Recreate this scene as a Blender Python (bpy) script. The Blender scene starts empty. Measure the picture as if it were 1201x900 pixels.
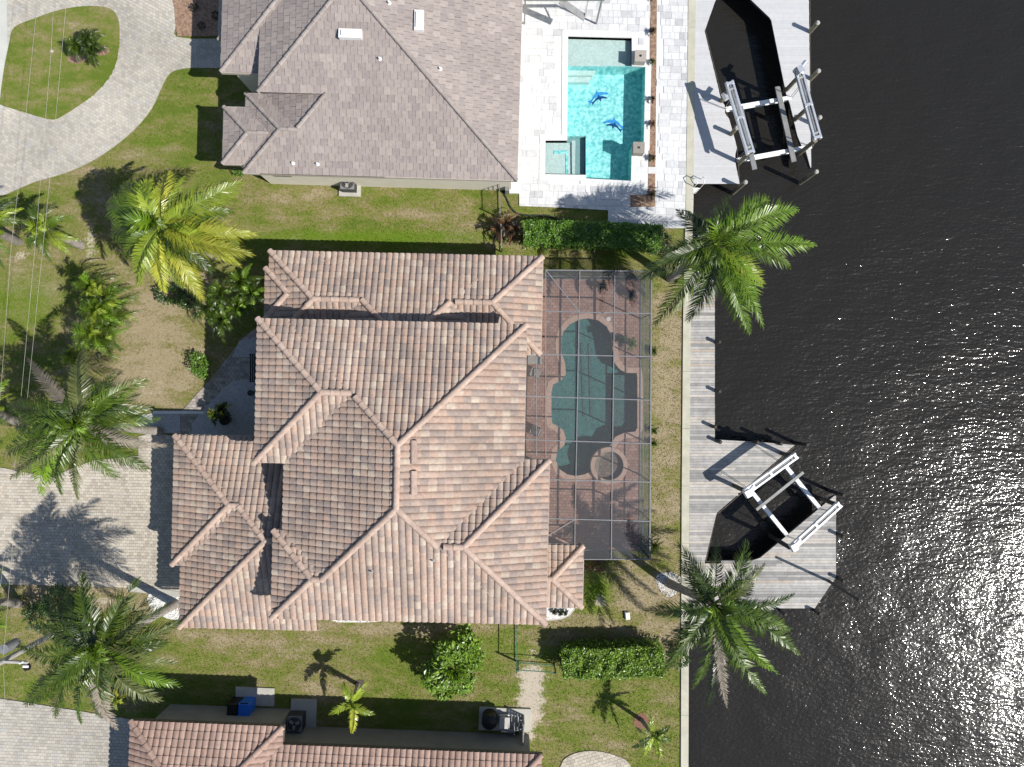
import bpy, math, random
import numpy as np
from mathutils import Matrix, Vector
from mathutils.geometry import tessellate_polygon
random.seed(7); rng = np.random.default_rng(7)
SC = bpy.context.scene
COL = SC.collection
H = 38.0; PPM = 22.0
# ------------------------------------------------------------------ camera
cam_d = bpy.data.cameras.new('camera'); cam = bpy.data.objects.new('camera', cam_d); COL.objects.link(cam)
cam.location = (0, 0, H); cam.rotation_euler = (0, 0, 0)
cam_d.sensor_width = 36; cam_d.lens = 36 * H / (1201 / PPM)
cam_d.clip_start = 0.5; cam_d.clip_end = 2000
SC.camera = cam
# ------------------------------------------------------------------ light
SUNV = Vector((0.858, -0.395, 1.0)).normalized()
w = bpy.data.worlds.new("World"); SC.world = w; w.use_nodes = True
nt = w.node_tree; bgn = nt.nodes['Background']
sky = nt.nodes.new('ShaderNodeTexSky'); sky.sky_type = 'NISHITA'; sky.sun_disc = False
sky.sun_elevation = math.asin(SUNV.z); sky.sun_rotation = math.atan2(SUNV.x, SUNV.y)
sky.air_density = 1.0; sky.dust_density = 0.6
nt.links.new(sky.outputs[0], bgn.inputs[0]); bgn.inputs[1].default_value = 0.085
sun_d = bpy.data.lights.new('sun', 'SUN'); sun_d.energy = 4.5; sun_d.angle = math.radians(0.53); sun_d.color = (1.0, 0.96, 0.90)
sun = bpy.data.objects.new('sun', sun_d); COL.objects.link(sun); sun.location = (60, -26, 70)
sun.rotation_euler = (-SUNV).to_track_quat('-Z', 'Y').to_euler()
SC.view_settings.view_transform = 'Standard'; SC.view_settings.look = 'None'
SC.view_settings.exposure = 0.45; SC.view_settings.gamma = 1.0
SC.render.engine = 'CYCLES'
SC.cycles.transparent_max_bounces = 16
SC.cycles.max_bounces = 6

# ------------------------------------------------------------------ helpers
def g(px, py, z=0.0):
    k = (H - z) / H / PPM
    return ((px - 600.5) * k, (450.0 - py) * k)
def gv(px, py, z=0.0, zz=None):
    a = g(px, py, z); return Vector((a[0], a[1], z if zz is None else zz))
def gl(pts, z=0.0): return [g(p[0], p[1], z) for p in pts]

def link(o, parent=None):
    COL.objects.link(o)
    if parent is not None:
        o.parent = parent
        if parent.type == 'EMPTY': o.matrix_parent_inverse = Matrix.Translation(-Vector(parent.location))
    return o
def tag(o, label=None, cat=None, group=None, kind=None):
    if label: o['label'] = label
    if cat: o['category'] = cat
    if group: o['group'] = group
    if kind: o['kind'] = kind
    return o
def thing(name, label, cat, loc=(0, 0, 0), group=None):
    o = bpy.data.objects.new(name, None); o.empty_display_size = 0.3
    COL.objects.link(o); o.location = loc
    return tag(o, label, cat, group)
def copy_tree(root, loc, rz=0.0, label=None):
    r = root.copy(); COL.objects.link(r); r.location = loc; r.rotation_euler = (0, 0, rz)
    if label: r['label'] = label
    for ch in list(root.children):
        c = ch.copy(); COL.objects.link(c); c.parent = r
        for gg in list(ch.children):
            d = gg.copy(); COL.objects.link(d); d.parent = c
    return r

class M:
    def __init__(s): s.v = []; s.f = []; s.sm = []
    def add(s, vs, fs, smooth=False):
        n = len(s.v); s.v.extend([tuple(p) for p in vs])
        for f in fs: s.f.append(tuple(i + n for i in f)); s.sm.append(smooth)
    def box(s, c, size, rz=0.0, taper=1.0):
        hx, hy, hz = size[0] / 2, size[1] / 2, size[2] / 2
        ca, sa = math.cos(rz), math.sin(rz); vs = []
        for z, t in ((-hz, 1.0), (hz, taper)):
            for x, y in ((-hx, -hy), (hx, -hy), (hx, hy), (-hx, hy)):
                x *= t; y *= t
                vs.append((c[0] + x * ca - y * sa, c[1] + x * sa + y * ca, c[2] + z))
        s.add(vs, [(3, 2, 1, 0), (4, 5, 6, 7), (0, 1, 5, 4), (1, 2, 6, 5), (2, 3, 7, 6), (3, 0, 4, 7)])
        return s
    def beam(s, p0, p1, wd, ht):
        p0 = Vector(p0); p1 = Vector(p1); d = (p1 - p0).normalized()
        up = Vector((0, 0, 1)) if abs(d.z) < 0.95 else Vector((1, 0, 0))
        a = d.cross(up).normalized() * wd / 2; b = a.cross(d).normalized() * ht / 2
        vs = [p0 - a - b, p0 + a - b, p0 + a + b, p0 - a + b, p1 - a - b, p1 + a - b, p1 + a + b, p1 - a + b]
        s.add(vs, [(3, 2, 1, 0), (4, 5, 6, 7), (0, 1, 5, 4), (1, 2, 6, 5), (2, 3, 7, 6), (3, 0, 4, 7)])
        return s
    def cyl(s, p0, p1, r0, r1=None, n=10, cap=True):
        r1 = r0 if r1 is None else r1
        p0 = Vector(p0); p1 = Vector(p1); d = (p1 - p0).normalized()
        up = Vector((0, 0, 1)) if abs(d.z) < 0.95 else Vector((1, 0, 0))
        a = d.cross(up).normalized(); b = a.cross(d).normalized(); vs = []
        for p, r in ((p0, r0), (p1, r1)):
            for i in range(n):
                t = 2 * math.pi * i / n
                vs.append(p + a * r * math.cos(t) + b * r * math.sin(t))
        s.add(vs, [(i, i + n, (i + 1) % n + n, (i + 1) % n) for i in range(n)], True)
        if cap: s.add(vs, [tuple(range(n)), tuple(range(2 * n - 1, n - 1, -1))])
        return s
    def path(s, pts, rad, n=8):
        for i in range(len(pts) - 1):
            s.cyl(pts[i], pts[i + 1], rad[i], rad[i + 1], n, True)
        return s
    def prism(s, poly, z0, z1):
        n = len(poly); area = sum(poly[i][0] * poly[(i + 1) % n][1] - poly[(i + 1) % n][0] * poly[i][1] for i in range(n))
        if area < 0: poly = list(poly)[::-1]
        vs = [(p[0], p[1], z1) for p in poly] + [(p[0], p[1], z0) for p in poly]
        fs = [(i, i + n, (i + 1) % n + n, (i + 1) % n) for i in range(n)]
        tri = tessellate_polygon([[Vector((p[0], p[1], 0)) for p in poly]]) if n > 4 else [tuple(range(n))]
        s.add(vs, [f for f in fs])
        for t in tri:
            t = list(t)
            a = sum(poly[t[i]][0] * poly[t[(i + 1) % len(t)]][1] - poly[t[(i + 1) % len(t)]][0] * poly[t[i]][1] for i in range(len(t)))
            if a < 0: t = t[::-1]
            s.f.append(tuple(len(s.v) - 2 * n + i for i in t)); s.sm.append(False)
        return s
    def sheet(s, outer, holes, z):
        loops = [[Vector((p[0], p[1], 0)) for p in outer]] + [[Vector((p[0], p[1], 0)) for p in h] for h in holes]
        flat = [p for l in loops for p in l]
        fs = []
        for t in tessellate_polygon(loops):
            a, b, c = [flat[i] for i in t]
            fs.append(tuple(t) if (b - a).cross(c - a).z > 0 else tuple(t)[::-1])
        s.add([(p.x, p.y, z) for p in flat], fs); return s
    def mesh(s, name, mat=None):
        me = bpy.data.meshes.new(name); me.from_pydata(s.v, [], s.f)
        me.polygons.foreach_set('use_smooth', s.sm)
        if mat: me.materials.append(mat)
        me.update(); return me
    def obj(s, name, mat, parent=None, **kw):
        return tag(link(bpy.data.objects.new(name, s.mesh(name, mat)), parent), **kw)

def np_obj(name, V, F, mat, parent=None, attrs=None, face_attr=None, **kw):
    """V (n,3), F (m,k) equal-sided faces"""
    V = np.asarray(V, dtype=np.float32).reshape(-1, 3); F = np.asarray(F, dtype=np.int32); k = F.shape[1]
    me = bpy.data.meshes.new(name); me.vertices.add(len(V)); me.vertices.foreach_set('co', V.ravel())
    me.loops.add(F.size); me.loops.foreach_set('vertex_index', F.ravel())
    me.polygons.add(len(F)); me.polygons.foreach_set('loop_start', np.arange(0, F.size, k, dtype=np.int32))
    me.polygons.foreach_set('use_smooth', np.zeros(len(F), dtype=bool)); me.update(calc_edges=True); me.validate()
    if attrs:
        for an, arr in attrs.items():
            a = me.attributes.new(an, 'FLOAT', 'POINT'); a.data.foreach_set('value', np.asarray(arr, dtype=np.float32))
    if face_attr:
        for an, arr in face_attr.items():
            a = me.attributes.new(an, 'FLOAT', 'FACE'); a.data.foreach_set('value', np.asarray(arr, dtype=np.float32))
    if mat: me.materials.append(mat)
    return tag(link(bpy.data.objects.new(name, me), parent), **kw)

def inside(poly, X, Y):
    X = np.asarray(X, float); Y = np.asarray(Y, float); c = np.zeros(X.shape, bool); n = len(poly)
    for i in range(n):
        x0, y0 = poly[i]; x1, y1 = poly[(i + 1) % n]
        if y0 == y1: continue
        m = ((y0 > Y) != (y1 > Y)) & (X < (x1 - x0) * (Y - y0) / (y1 - y0) + x0)
        c ^= m
    return c
def clip_half(poly, a, b, c):
    """keep a*x+b*y<=c ; points may carry extra coordinates"""
    out = []; n = len(poly)
    for i in range(n):
        p = poly[i]; q = poly[(i + 1) % n]
        dp = a * p[0] + b * p[1] - c; dq = a * q[0] + b * q[1] - c
        if dp <= 1e-9: out.append(p)
        if (dp < -1e-9 and dq > 1e-9) or (dp > 1e-9 and dq < -1e-9):
            t = dp / (dp - dq); out.append(tuple(p[k] + (q[k] - p[k]) * t for k in range(len(p))))
    return out
def edges_half(poly):
    """half planes of a CCW convex polygon"""
    r = []; n = len(poly)
    for i in range(n):
        x0, y0 = poly[i]; x1, y1 = poly[(i + 1) % n]
        a, b = (y1 - y0), -(x1 - x0); L = math.hypot(a, b)
        if L < 1e-9: continue
        r.append((a / L, b / L, (a * x0 + b * y0) / L))
    return r
def parea(p):
    return 0.5 * sum(p[i][0] * p[(i + 1) % len(p)][1] - p[(i + 1) % len(p)][0] * p[i][1] for i in range(len(p)))
def smooth_poly(pts, sub=5):
    out = []; n = len(pts)
    for i in range(n):
        p0, p1, p2, p3 = [pts[(i + k - 1) % n] for k in range(4)]
        for j in range(sub):
            t = j / sub
            out.append(tuple(0.5 * (2 * p1[k] + (p2[k] - p0[k]) * t + (2 * p0[k] - 5 * p1[k] + 4 * p2[k] - p3[k]) * t * t + (3 * p1[k] - p0[k] - 3 * p2[k] + p3[k]) * t ** 3) for k in (0, 1)))
    return out
def offset_poly(poly, d):
    if parea(poly) < 0: poly = poly[::-1]
    n = len(poly); out = []
    for i in range(n):
        p = Vector(poly[i - 1]); q = Vector(poly[i]); r = Vector(poly[(i + 1) % n])
        a = (q - p).normalized(); b = (r - q).normalized()
        na = Vector((a.y, -a.x)); nb = Vector((b.y, -b.x)); m = (na + nb)
        m = m / max(0.35, m.length_squared) * 2 if m.length > 1e-6 else na
        out.append((q.x + m.x * d, q.y + m.y * d))
    return out

# ------------------------------------------------------------------ materials
def newmat(name):
    m = bpy.data.materials.new(name); m.use_nodes = True
    n = m.node_tree.nodes; l = m.node_tree.links
    return m, n, l, n['Principled BSDF']
def mat(name, c1, c2=None, rough=0.75, scale=3.0, bump=0.0, bscale=None, spec=0.3, metal=0.0, detail=6.0, stretch=(1, 1, 1), world=True, rndv=0.0, trans=0.0):
    m, n, l, b = newmat(name)
    b.inputs['Roughness'].default_value = rough; b.inputs['Metallic'].default_value = metal
    b.inputs['Specular IOR Level'].default_value = spec
    geo = n.new('ShaderNodeNewGeometry'); mp = n.new('ShaderNodeMapping'); mp.inputs['Scale'].default_value = stretch
    l.new(geo.outputs['Position'], mp.inputs[0])
    col = None
    nz = n.new('ShaderNodeTexNoise'); nz.inputs['Scale'].default_value = scale; nz.inputs['Detail'].default_value = detail
    nz.inputs['Roughness'].default_value = 0.65
    l.new(mp.outputs[0], nz.inputs['Vector'])
    mx = n.new('ShaderNodeMix'); mx.data_type = 'RGBA'
    mx.inputs['A'].default_value = (*c1, 1); mx.inputs['B'].default_value = (*(c2 or c1), 1)
    mr = n.new('ShaderNodeMapRange'); mr.inputs['From Min'].default_value = 0.32; mr.inputs['From Max'].default_value = 0.68
    l.new(nz.outputs['Fac'], mr.inputs['Value']); l.new(mr.outputs[0], mx.inputs['Factor'])
    out = mx.outputs['Result']
    if rndv > 0:
        oi = n.new('ShaderNodeObjectInfo'); at = n.new('ShaderNodeAttribute'); at.attribute_name = 'rnd'
        ad = n.new('ShaderNodeMath'); ad.operation = 'ADD'; l.new(oi.outputs['Random'], ad.inputs[0]); l.new(at.outputs['Fac'], ad.inputs[1])
        fr = n.new('ShaderNodeMath'); fr.operation = 'FRACT'; l.new(ad.outputs[0], fr.inputs[0])
        m2 = n.new('ShaderNodeMapRange'); m2.inputs['To Min'].default_value = 1 - rndv; m2.inputs['To Max'].default_value = 1 + rndv
        l.new(fr.outputs[0], m2.inputs['Value'])
        hs = n.new('ShaderNodeHueSaturation'); l.new(m2.outputs[0], hs.inputs['Value']); l.new(out, hs.inputs['Color']); out = hs.outputs[0]
    l.new(out, b.inputs['Base Color'])
    if bump > 0:
        nb = n.new('ShaderNodeTexNoise'); nb.inputs['Scale'].default_value = bscale or scale * 6; nb.inputs['Detail'].default_value = 4
        l.new(mp.outputs[0], nb.inputs['Vector'])
        bp = n.new('ShaderNodeBump'); bp.inputs['Strength'].default_value = bump; bp.inputs['Distance'].default_value = 0.03
        l.new(nb.outputs['Fac'], bp.inputs['Height']); l.new(bp.outputs[0], b.inputs['Normal'])
    if trans > 0:
        tr = n.new('ShaderNodeBsdfTranslucent'); l.new(out, tr.inputs[0])
        ms = n.new('ShaderNodeMixShader'); ms.inputs[0].default_value = trans
        o = n['Material Output']; l.new(b.outputs[0], ms.inputs[1]); l.new(tr.outputs[0], ms.inputs[2]); l.new(ms.outputs[0], o.inputs['Surface'])
    return m
def ramp_mat(name, stops, rough=0.8, spec=0.25, nscale=6.0, namt=0.25, bump=0.25, patch=0.0, pscale=0.35):
    """per piece colour from attribute rnd + object random, over fine grain"""
    m, n, l, b = newmat(name)
    b.inputs['Roughness'].default_value = rough; b.inputs['Specular IOR Level'].default_value = spec
    oi = n.new('ShaderNodeObjectInfo'); at = n.new('ShaderNodeAttribute'); at.attribute_name = 'rnd'
    ad = n.new('ShaderNodeMath'); ad.operation = 'ADD'; l.new(oi.outputs['Random'], ad.inputs[0]); l.new(at.outputs['Fac'], ad.inputs[1])
    fr = n.new('ShaderNodeMath'); fr.operation = 'FRACT'; l.new(ad.outputs[0], fr.inputs[0])
    cr = n.new('ShaderNodeValToRGB'); cr.color_ramp.interpolation = 'LINEAR'
    el = cr.color_ramp.elements
    while len(el) < len(stops): el.new(0.5)
    for e, (p, c) in zip(el, stops): e.position = p; e.color = (*c, 1)
    l.new(fr.outputs[0], cr.inputs[0])
    geo = n.new('ShaderNodeNewGeometry')
    nz = n.new('ShaderNodeTexNoise'); nz.inputs['Scale'].default_value = nscale; nz.inputs['Detail'].default_value = 6; nz.inputs['Roughness'].default_value = .7
    l.new(geo.outputs['Position'], nz.inputs['Vector'])
    mr = n.new('ShaderNodeMapRange'); mr.inputs['From Min'].default_value = .3; mr.inputs['From Max'].default_value = .7
    mr.inputs['To Min'].default_value = 1 - namt; mr.inputs['To Max'].default_value = 1 + namt
    l.new(nz.outputs['Fac'], mr.inputs['Value'])
    n2 = n.new('ShaderNodeTexNoise'); n2.inputs['Scale'].default_value = pscale; n2.inputs['Detail'].default_value = 4
    l.new(geo.outputs['Position'], n2.inputs['Vector'])
    mr2 = n.new('ShaderNodeMapRange'); mr2.inputs['From Min'].default_value = .3; mr2.inputs['From Max'].default_value = .7
    mr2.inputs['To Min'].default_value = 1 - patch; mr2.inputs['To Max'].default_value = 1 + patch
    l.new(n2.outputs['Fac'], mr2.inputs['Value'])
    mm = n.new('ShaderNodeMath'); mm.operation = 'MULTIPLY'; l.new(mr.outputs[0], mm.inputs[0]); l.new(mr2.outputs[0], mm.inputs[1])
    hs = n.new('ShaderNodeHueSaturation'); l.new(mm.outputs[0], hs.inputs['Value']); l.new(cr.outputs[0], hs.inputs['Color'])
    l.new(hs.outputs[0], b.inputs['Base Color'])
    bp = n.new('ShaderNodeBump'); bp.inputs['Strength'].default_value = bump; bp.inputs['Distance'].default_value = 0.02
    l.new(nz.outputs['Fac'], bp.inputs['Height']); l.new(bp.outputs[0], b.inputs['Normal'])
    return m

def lawn_mat():
    m, n, l, b = newmat('lawn'); b.inputs['Roughness'].default_value = 0.9; b.inputs['Specular IOR Level'].default_value = 0.1
    geo = n.new('ShaderNodeNewGeometry')
    at = n.new('ShaderNodeAttribute'); at.attribute_name = 'dry'
    lu = n.new('ShaderNodeAttribute'); lu.attribute_name = 'lush'
    def noise(s, d=6, r=.65, st=(1, 1, 1)):
        mp = n.new('ShaderNodeMapping'); mp.inputs['Scale'].default_value = st; l.new(geo.outputs['Position'], mp.inputs[0])
        z = n.new('ShaderNodeTexNoise'); z.inputs['Scale'].default_value = s; z.inputs['Detail'].default_value = d; z.inputs['Roughness'].default_value = r
        l.new(mp.outputs[0], z.inputs['Vector']); return z.outputs['Fac']
    def math_(op, a, bb):
        q = n.new('ShaderNodeMath'); q.operation = op
        for i, v in enumerate((a, bb)):
            if isinstance(v, (int, float)): q.inputs[i].default_value = v
            else: l.new(v, q.inputs[i])
        return q.outputs[0]
    n1 = noise(0.9, 8, .7, (0.6, 1.4, 1)); n2 = noise(7, 5, .75); n3 = noise(30, 3, .8)
    f = math_('ADD', at.outputs['Fac'], math_('MULTIPLY', math_('SUBTRACT', n1, .5), 2.9))
    f = math_('ADD', f, math_('MULTIPLY', math_('SUBTRACT', n2, .5), 2.0))
    f = math_('ADD', f, math_('MULTIPLY', math_('SUBTRACT', n3, .5), 1.2))
    cr = n.new('ShaderNodeValToRGB'); el = cr.color_ramp.elements
    for _ in range(3): el.new(.5)
    for e, (p, c) in zip(el, [(0.0, (.108, .154, .022)), (.25, (.150, .178, .036)), (.5, (.196, .188, .062)), (.75, (.235, .202, .100)), (1.0, (.32, .265, .165))]):
        e.position = p; e.color = (*c, 1)
    l.new(f, cr.inputs[0])
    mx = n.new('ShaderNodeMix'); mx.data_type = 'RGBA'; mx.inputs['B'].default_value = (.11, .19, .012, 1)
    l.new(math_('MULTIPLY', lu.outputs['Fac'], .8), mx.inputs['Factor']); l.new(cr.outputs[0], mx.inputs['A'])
    ba = n.new('ShaderNodeAttribute'); ba.attribute_name = 'bare'; m3 = n.new('ShaderNodeMix'); m3.data_type = 'RGBA'; m3.inputs['B'].default_value = (.47, .41, .325, 1)
    sm_ = n.new('ShaderNodeMapRange'); sm_.inputs['From Min'].default_value = .42; sm_.inputs['From Max'].default_value = .78
    l.new(math_('ADD', ba.outputs['Fac'], math_('ADD', math_('MULTIPLY', math_('SUBTRACT', n2, .5), 2.2), math_('MULTIPLY', math_('SUBTRACT', n1, .5), 1.5))), sm_.inputs['Value'])
    l.new(sm_.outputs[0], m3.inputs['Factor']); l.new(mx.outputs['Result'], m3.inputs['A'])
    v = n.new('ShaderNodeHueSaturation'); l.new(m3.outputs['Result'], v.inputs['Color'])
    l.new(math_('ADD', .35, math_('MULTIPLY', n3, 1.3)), v.inputs['Value'])
    l.new(v.outputs[0], b.inputs['Base Color'])
    bp = n.new('ShaderNodeBump'); bp.inputs['Strength'].default_value = .7; bp.inputs['Distance'].default_value = .05
    l.new(n3, bp.inputs['Height']); l.new(bp.outputs[0], b.inputs['Normal'])
    return m

MT = {}
MT['lawn'] = lawn_mat()
MT['tile'] = ramp_mat('terracotta blend tile', [(0, (.268, .215, .188)), (.22, (.308, .243, .208)), (.46, (.355, .266, .215)), (.68, (.38, .27, .212)), (.84, (.373, .292, .238)), (1, (.43, .355, .285))], nscale=7, namt=.20, patch=.14, pscale=.5)
MT['cap'] = ramp_mat('ridge tile', [(0, (.37, .275, .225)), (.5, (.42, .31, .25)), (1, (.46, .35, .285))], nscale=5, namt=.2)
MT['tile_s'] = ramp_mat('pink brown tile', [(0, (.27, .185, .15)), (.5, (.32, .22, .178)), (1, (.37, .26, .21))], nscale=5, namt=.2, patch=.08)
MT['tile_n'] = ramp_mat('grey brown flat tile', [(0, (.262, .226, .212)), (.3, (.283, .243, .226)), (.6, (.302, .259, .238)), (.85, (.32, .274, .249)), (1, (.345, .297, .27))], nscale=6, namt=.14, patch=.08)
MT['cap_n'] = ramp_mat('grey brown ridge tile', [(0, (.27, .235, .215)), (1, (.33, .29, .265))], nscale=5, namt=.15)
MT['underlay'] = mat('roof underlay', (.05, .04, .035), (.07, .055, .045))
MT['stucco'] = mat('beige stucco', (.42, .38, .30), (.50, .46, .37), scale=1.5, bump=.3, bscale=40, rough=.9)
MT['stucco_n'] = mat('cream stucco', (.68, .64, .53), (.74, .70, .60), scale=1.5, bump=.3, bscale=40, rough=.9)
MT['stucco_s'] = mat('grey stucco', (.21, .20, .18), (.26, .25, .23), scale=1.5, bump=.3, bscale=40, rough=.9)
MT['fascia'] = mat('fascia paint', (.42, .37, .32), (.5, .45, .39), rough=.5)
MT['fascia_d'] = mat('dark fascia paint', (.09, .075, .065), (.12, .10, .09), rough=.5)
MT['white'] = mat('white painted metal', (.74, .74, .74), (.8, .8, .8), rough=.35, spec=.5)
MT['alu'] = mat('brushed aluminium', (.55, .58, .62), (.68, .70, .73), rough=.32, spec=.6, metal=.55, scale=8)
MT['cage'] = mat('cage frame', (.15, .155, .165), (.21, .215, .225), rough=.45, spec=.4)
MT['darkmetal'] = mat('dark metal', (.03, .03, .032), (.05, .05, .05), rough=.45, spec=.5)
MT['greymetal'] = mat('grey metal', (.16, .165, .165), (.24, .24, .24), rough=.45, spec=.5)
MT['green_metal'] = mat('green coated metal', (.03, .12, .08), (.05, .16, .11), rough=.5)
MT['blue'] = mat('blue plastic', (.01, .12, .55), (.015, .15, .62), rough=.35, spec=.5)
MT['black'] = mat('black plastic', (.012, .012, .012), (.02, .02, .02), rough=.5)
MT['concrete'] = mat('pale concrete', (.36, .35, .31), (.46, .44, .39), scale=1.2, bump=.2, bscale=25, rough=.9, detail=9)
MT['cap_conc'] = mat('seawall concrete', (.38, .365, .29), (.50, .48, .39), scale=1.6, bump=.2, bscale=30, rough=.9, detail=9)
MT['road'] = mat('pale sidewalk', (.44, .45, .41), (.52, .525, .48), scale=.8, bump=.2, bscale=30, rough=.9, detail=9)
MT['jointsand'] = mat('joint sand', (.28, .265, .235), (.36, .34, .30), scale=6)
MT['cobble'] = ramp_mat('pale grey driveway paver', [(0, (.35, .328, .288)), (.3, (.39, .363, .315)), (.6, (.43, .40, .345)), (.85, (.46, .425, .362)), (1, (.39, .38, .36))], nscale=10, namt=.12, patch=.16, pscale=.3)
MT['cobble2'] = ramp_mat('tan driveway paver', [(0, (.36, .32, .265)), (.4, (.43, .385, .315)), (.75, (.49, .44, .36)), (1, (.44, .41, .355))], nscale=10, namt=.14, patch=.10, pscale=.5)
MT['walk'] = ramp_mat('walkway paver', [(0, (.22, .20, .18)), (.5, (.32, .285, .25)), (1, (.40, .36, .32))], nscale=10, namt=.15, patch=.1)
MT['aggr'] = mat('grey aggregate', (.28, .28, .29), (.46, .46, .47), scale=9, bump=.5, bscale=40, rough=.9)
MT['travertine'] = ramp_mat('white travertine', [(0, (.42, .42, .43)), (.12, (.52, .52, .525)), (.35, (.58, .58, .58)), (1, (.63, .63, .62))], nscale=4, namt=.12, patch=.05, rough=.55)
MT['coping'] = mat('white coping', (.60, .60, .585), (.68, .68, .66), scale=3, rough=.5)
MT['brick_deck'] = ramp_mat('pink brick paver', [(0, (.31, .18, .14)), (.5, (.355, .215, .17)), (1, (.41, .265, .215))], nscale=7, namt=.18, patch=.15, pscale=.6)
MT['deck_joint'] = mat('deck joint', (.26, .16, .12), (.32, .2, .16), scale=5)
MT['coping_pink'] = mat('pink coping', (.45, .30, .235), (.54, .38, .30), scale=4)
MT['plaster_n'] = mat('blue plaster with painted ripples', (.15, .47, .48), (.42, .76, .74), scale=5.5, detail=1, stretch=(1, 1, .3), rough=.8)  # plaster mottling, its pale tone also imitating rippled light under the water
MT['plaster_pale'] = mat('pool plaster pale', (.42, .50, .48), (.58, .62, .60), scale=9, detail=3, rough=.8)
MT['plaster_dark'] = mat('spillway tile', (.16, .27, .28), (.24, .34, .34), scale=12, rough=.5)
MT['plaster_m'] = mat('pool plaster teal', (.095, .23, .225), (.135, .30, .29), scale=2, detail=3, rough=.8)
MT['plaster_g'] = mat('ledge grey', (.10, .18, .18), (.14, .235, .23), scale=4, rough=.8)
MT['mosaic1'] = mat('blue mosaic', (.02, .16, .48), (.06, .34, .68), scale=9)
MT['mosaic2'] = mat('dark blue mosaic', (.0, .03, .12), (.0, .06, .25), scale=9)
MT['mulch'] = mat('red brown mulch', (.14, .07, .045), (.27, .15, .10), scale=14, bump=1, bscale=35, rough=.95)
MT['mulch_lt'] = mat('tan mulch', (.14, .085, .055), (.40, .27, .19), scale=9, bump=1, bscale=35, rough=.95)
MT['soil'] = mat('dark soil', (.05, .045, .035), (.11, .09, .07), scale=8, bump=.8, bscale=25, rough=.95)
MT['pebble'] = mat('white pebbles', (.62, .61, .58), (.82, .81, .78), scale=14, bump=1, bscale=35, rough=.8)
MT['sand'] = mat('sand and shell', (.36, .30, .22), (.62, .56, .46), scale=2.6, bump=.8, bscale=22, rough=.95, detail=10)
MT['wood'] = ramp_mat('weathered deck board', [(0, (.22, .215, .205)), (.25, (.32, .31, .297)), (.6, (.40, .385, .36)), (.85, (.43, .40, .36)), (1, (.37, .315, .26))], nscale=3, namt=.20, patch=.08)
MT['compo'] = ramp_mat('grey composite board', [(0, (.46, .46, .465)), (1, (.50, .50, .505))], nscale=4, namt=.05)
MT['joist'] = mat('wet timber', (.035, .03, .025), (.07, .06, .045), scale=4)
MT['pile'] = mat('timber pile', (.13, .115, .08), (.26, .23, .16), scale=6, stretch=(1, 1, .2), bump=.5)
MT['pile_d'] = mat('dark timber pile', (.035, .033, .03), (.09, .085, .08), scale=6, bump=.5)
MT['pilecap'] = mat('pile top', (.30, .29, .27), (.42, .40, .37))
MT['trunk'] = mat('palm trunk', (.20, .17, .14), (.42, .39, .35), scale=3, stretch=(1, 1, 3), bump=.8, rough=.9)
MT['bark'] = mat('bark', (.09, .07, .05), (.17, .13, .10), scale=8, bump=.8)
MT['hose'] = mat('dark hose', (.02, .03, .02))
MT['skylight'] = mat('skylight dome', (.70, .76, .80), (.76, .82, .86), rough=.25, spec=.5)
MT['skylight_g'] = mat('window glass', (.03, .04, .05), (.04, .05, .06), rough=.08, spec=.6)
MT['beigebox'] = mat('beige equipment', (.42, .40, .36), (.5, .48, .44), rough=.5)
MT['pot'] = mat('glazed pot', (.015, .013, .012), (.03, .025, .02), rough=.25, spec=.5)
def leafmat(name, c1, c2, rough=.36, rndv=.35, trans=.20, spec=.6, scale=2.0):
    return mat(name, c1, c2, rough=rough, scale=scale, spec=spec, rndv=rndv, trans=trans)
MT['fg'] = leafmat('frond green', (.040, .080, .005), (.095, .148, .012))
MT['fd'] = leafmat('frond dark green', (.022, .046, .006), (.055, .090, .012))
MT['fb'] = leafmat('frond bright green', (.095, .19, .010), (.17, .27, .02))
MT['fl'] = leafmat('frond lime', (.17, .25, .02), (.28, .34, .035))
MT['fy'] = leafmat('frond yellow', (.22, .26, .02), (.36, .35, .04))
MT['fo'] = leafmat('frond olive', (.10, .13, .035), (.18, .20, .06))
MT['fx'] = leafmat('dead frond', (.20, .17, .135), (.32, .28, .23), rough=.8, spec=.1)
MT['leaf'] = leafmat('broad leaf', (.07, .17, .014), (.15, .27, .028), scale=4)
MT['leaf_d'] = leafmat('dark broad leaf', (.022, .058, .008), (.055, .11, .016), scale=4)
MT['leaf_h'] = leafmat('hedge leaf', (.10, .20, .014), (.21, .32, .035), scale=5)
MT['leaf_r'] = leafmat('bronze leaf', (.09, .045, .025), (.20, .11, .05), scale=5)
MT['leaf_k'] = leafmat('dark bronze leaf', (.018, .016, .012), (.05, .038, .025), scale=5)
MT['rachis'] = mat('frond stalk', (.22, .26, .06), (.34, .36, .12))

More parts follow.
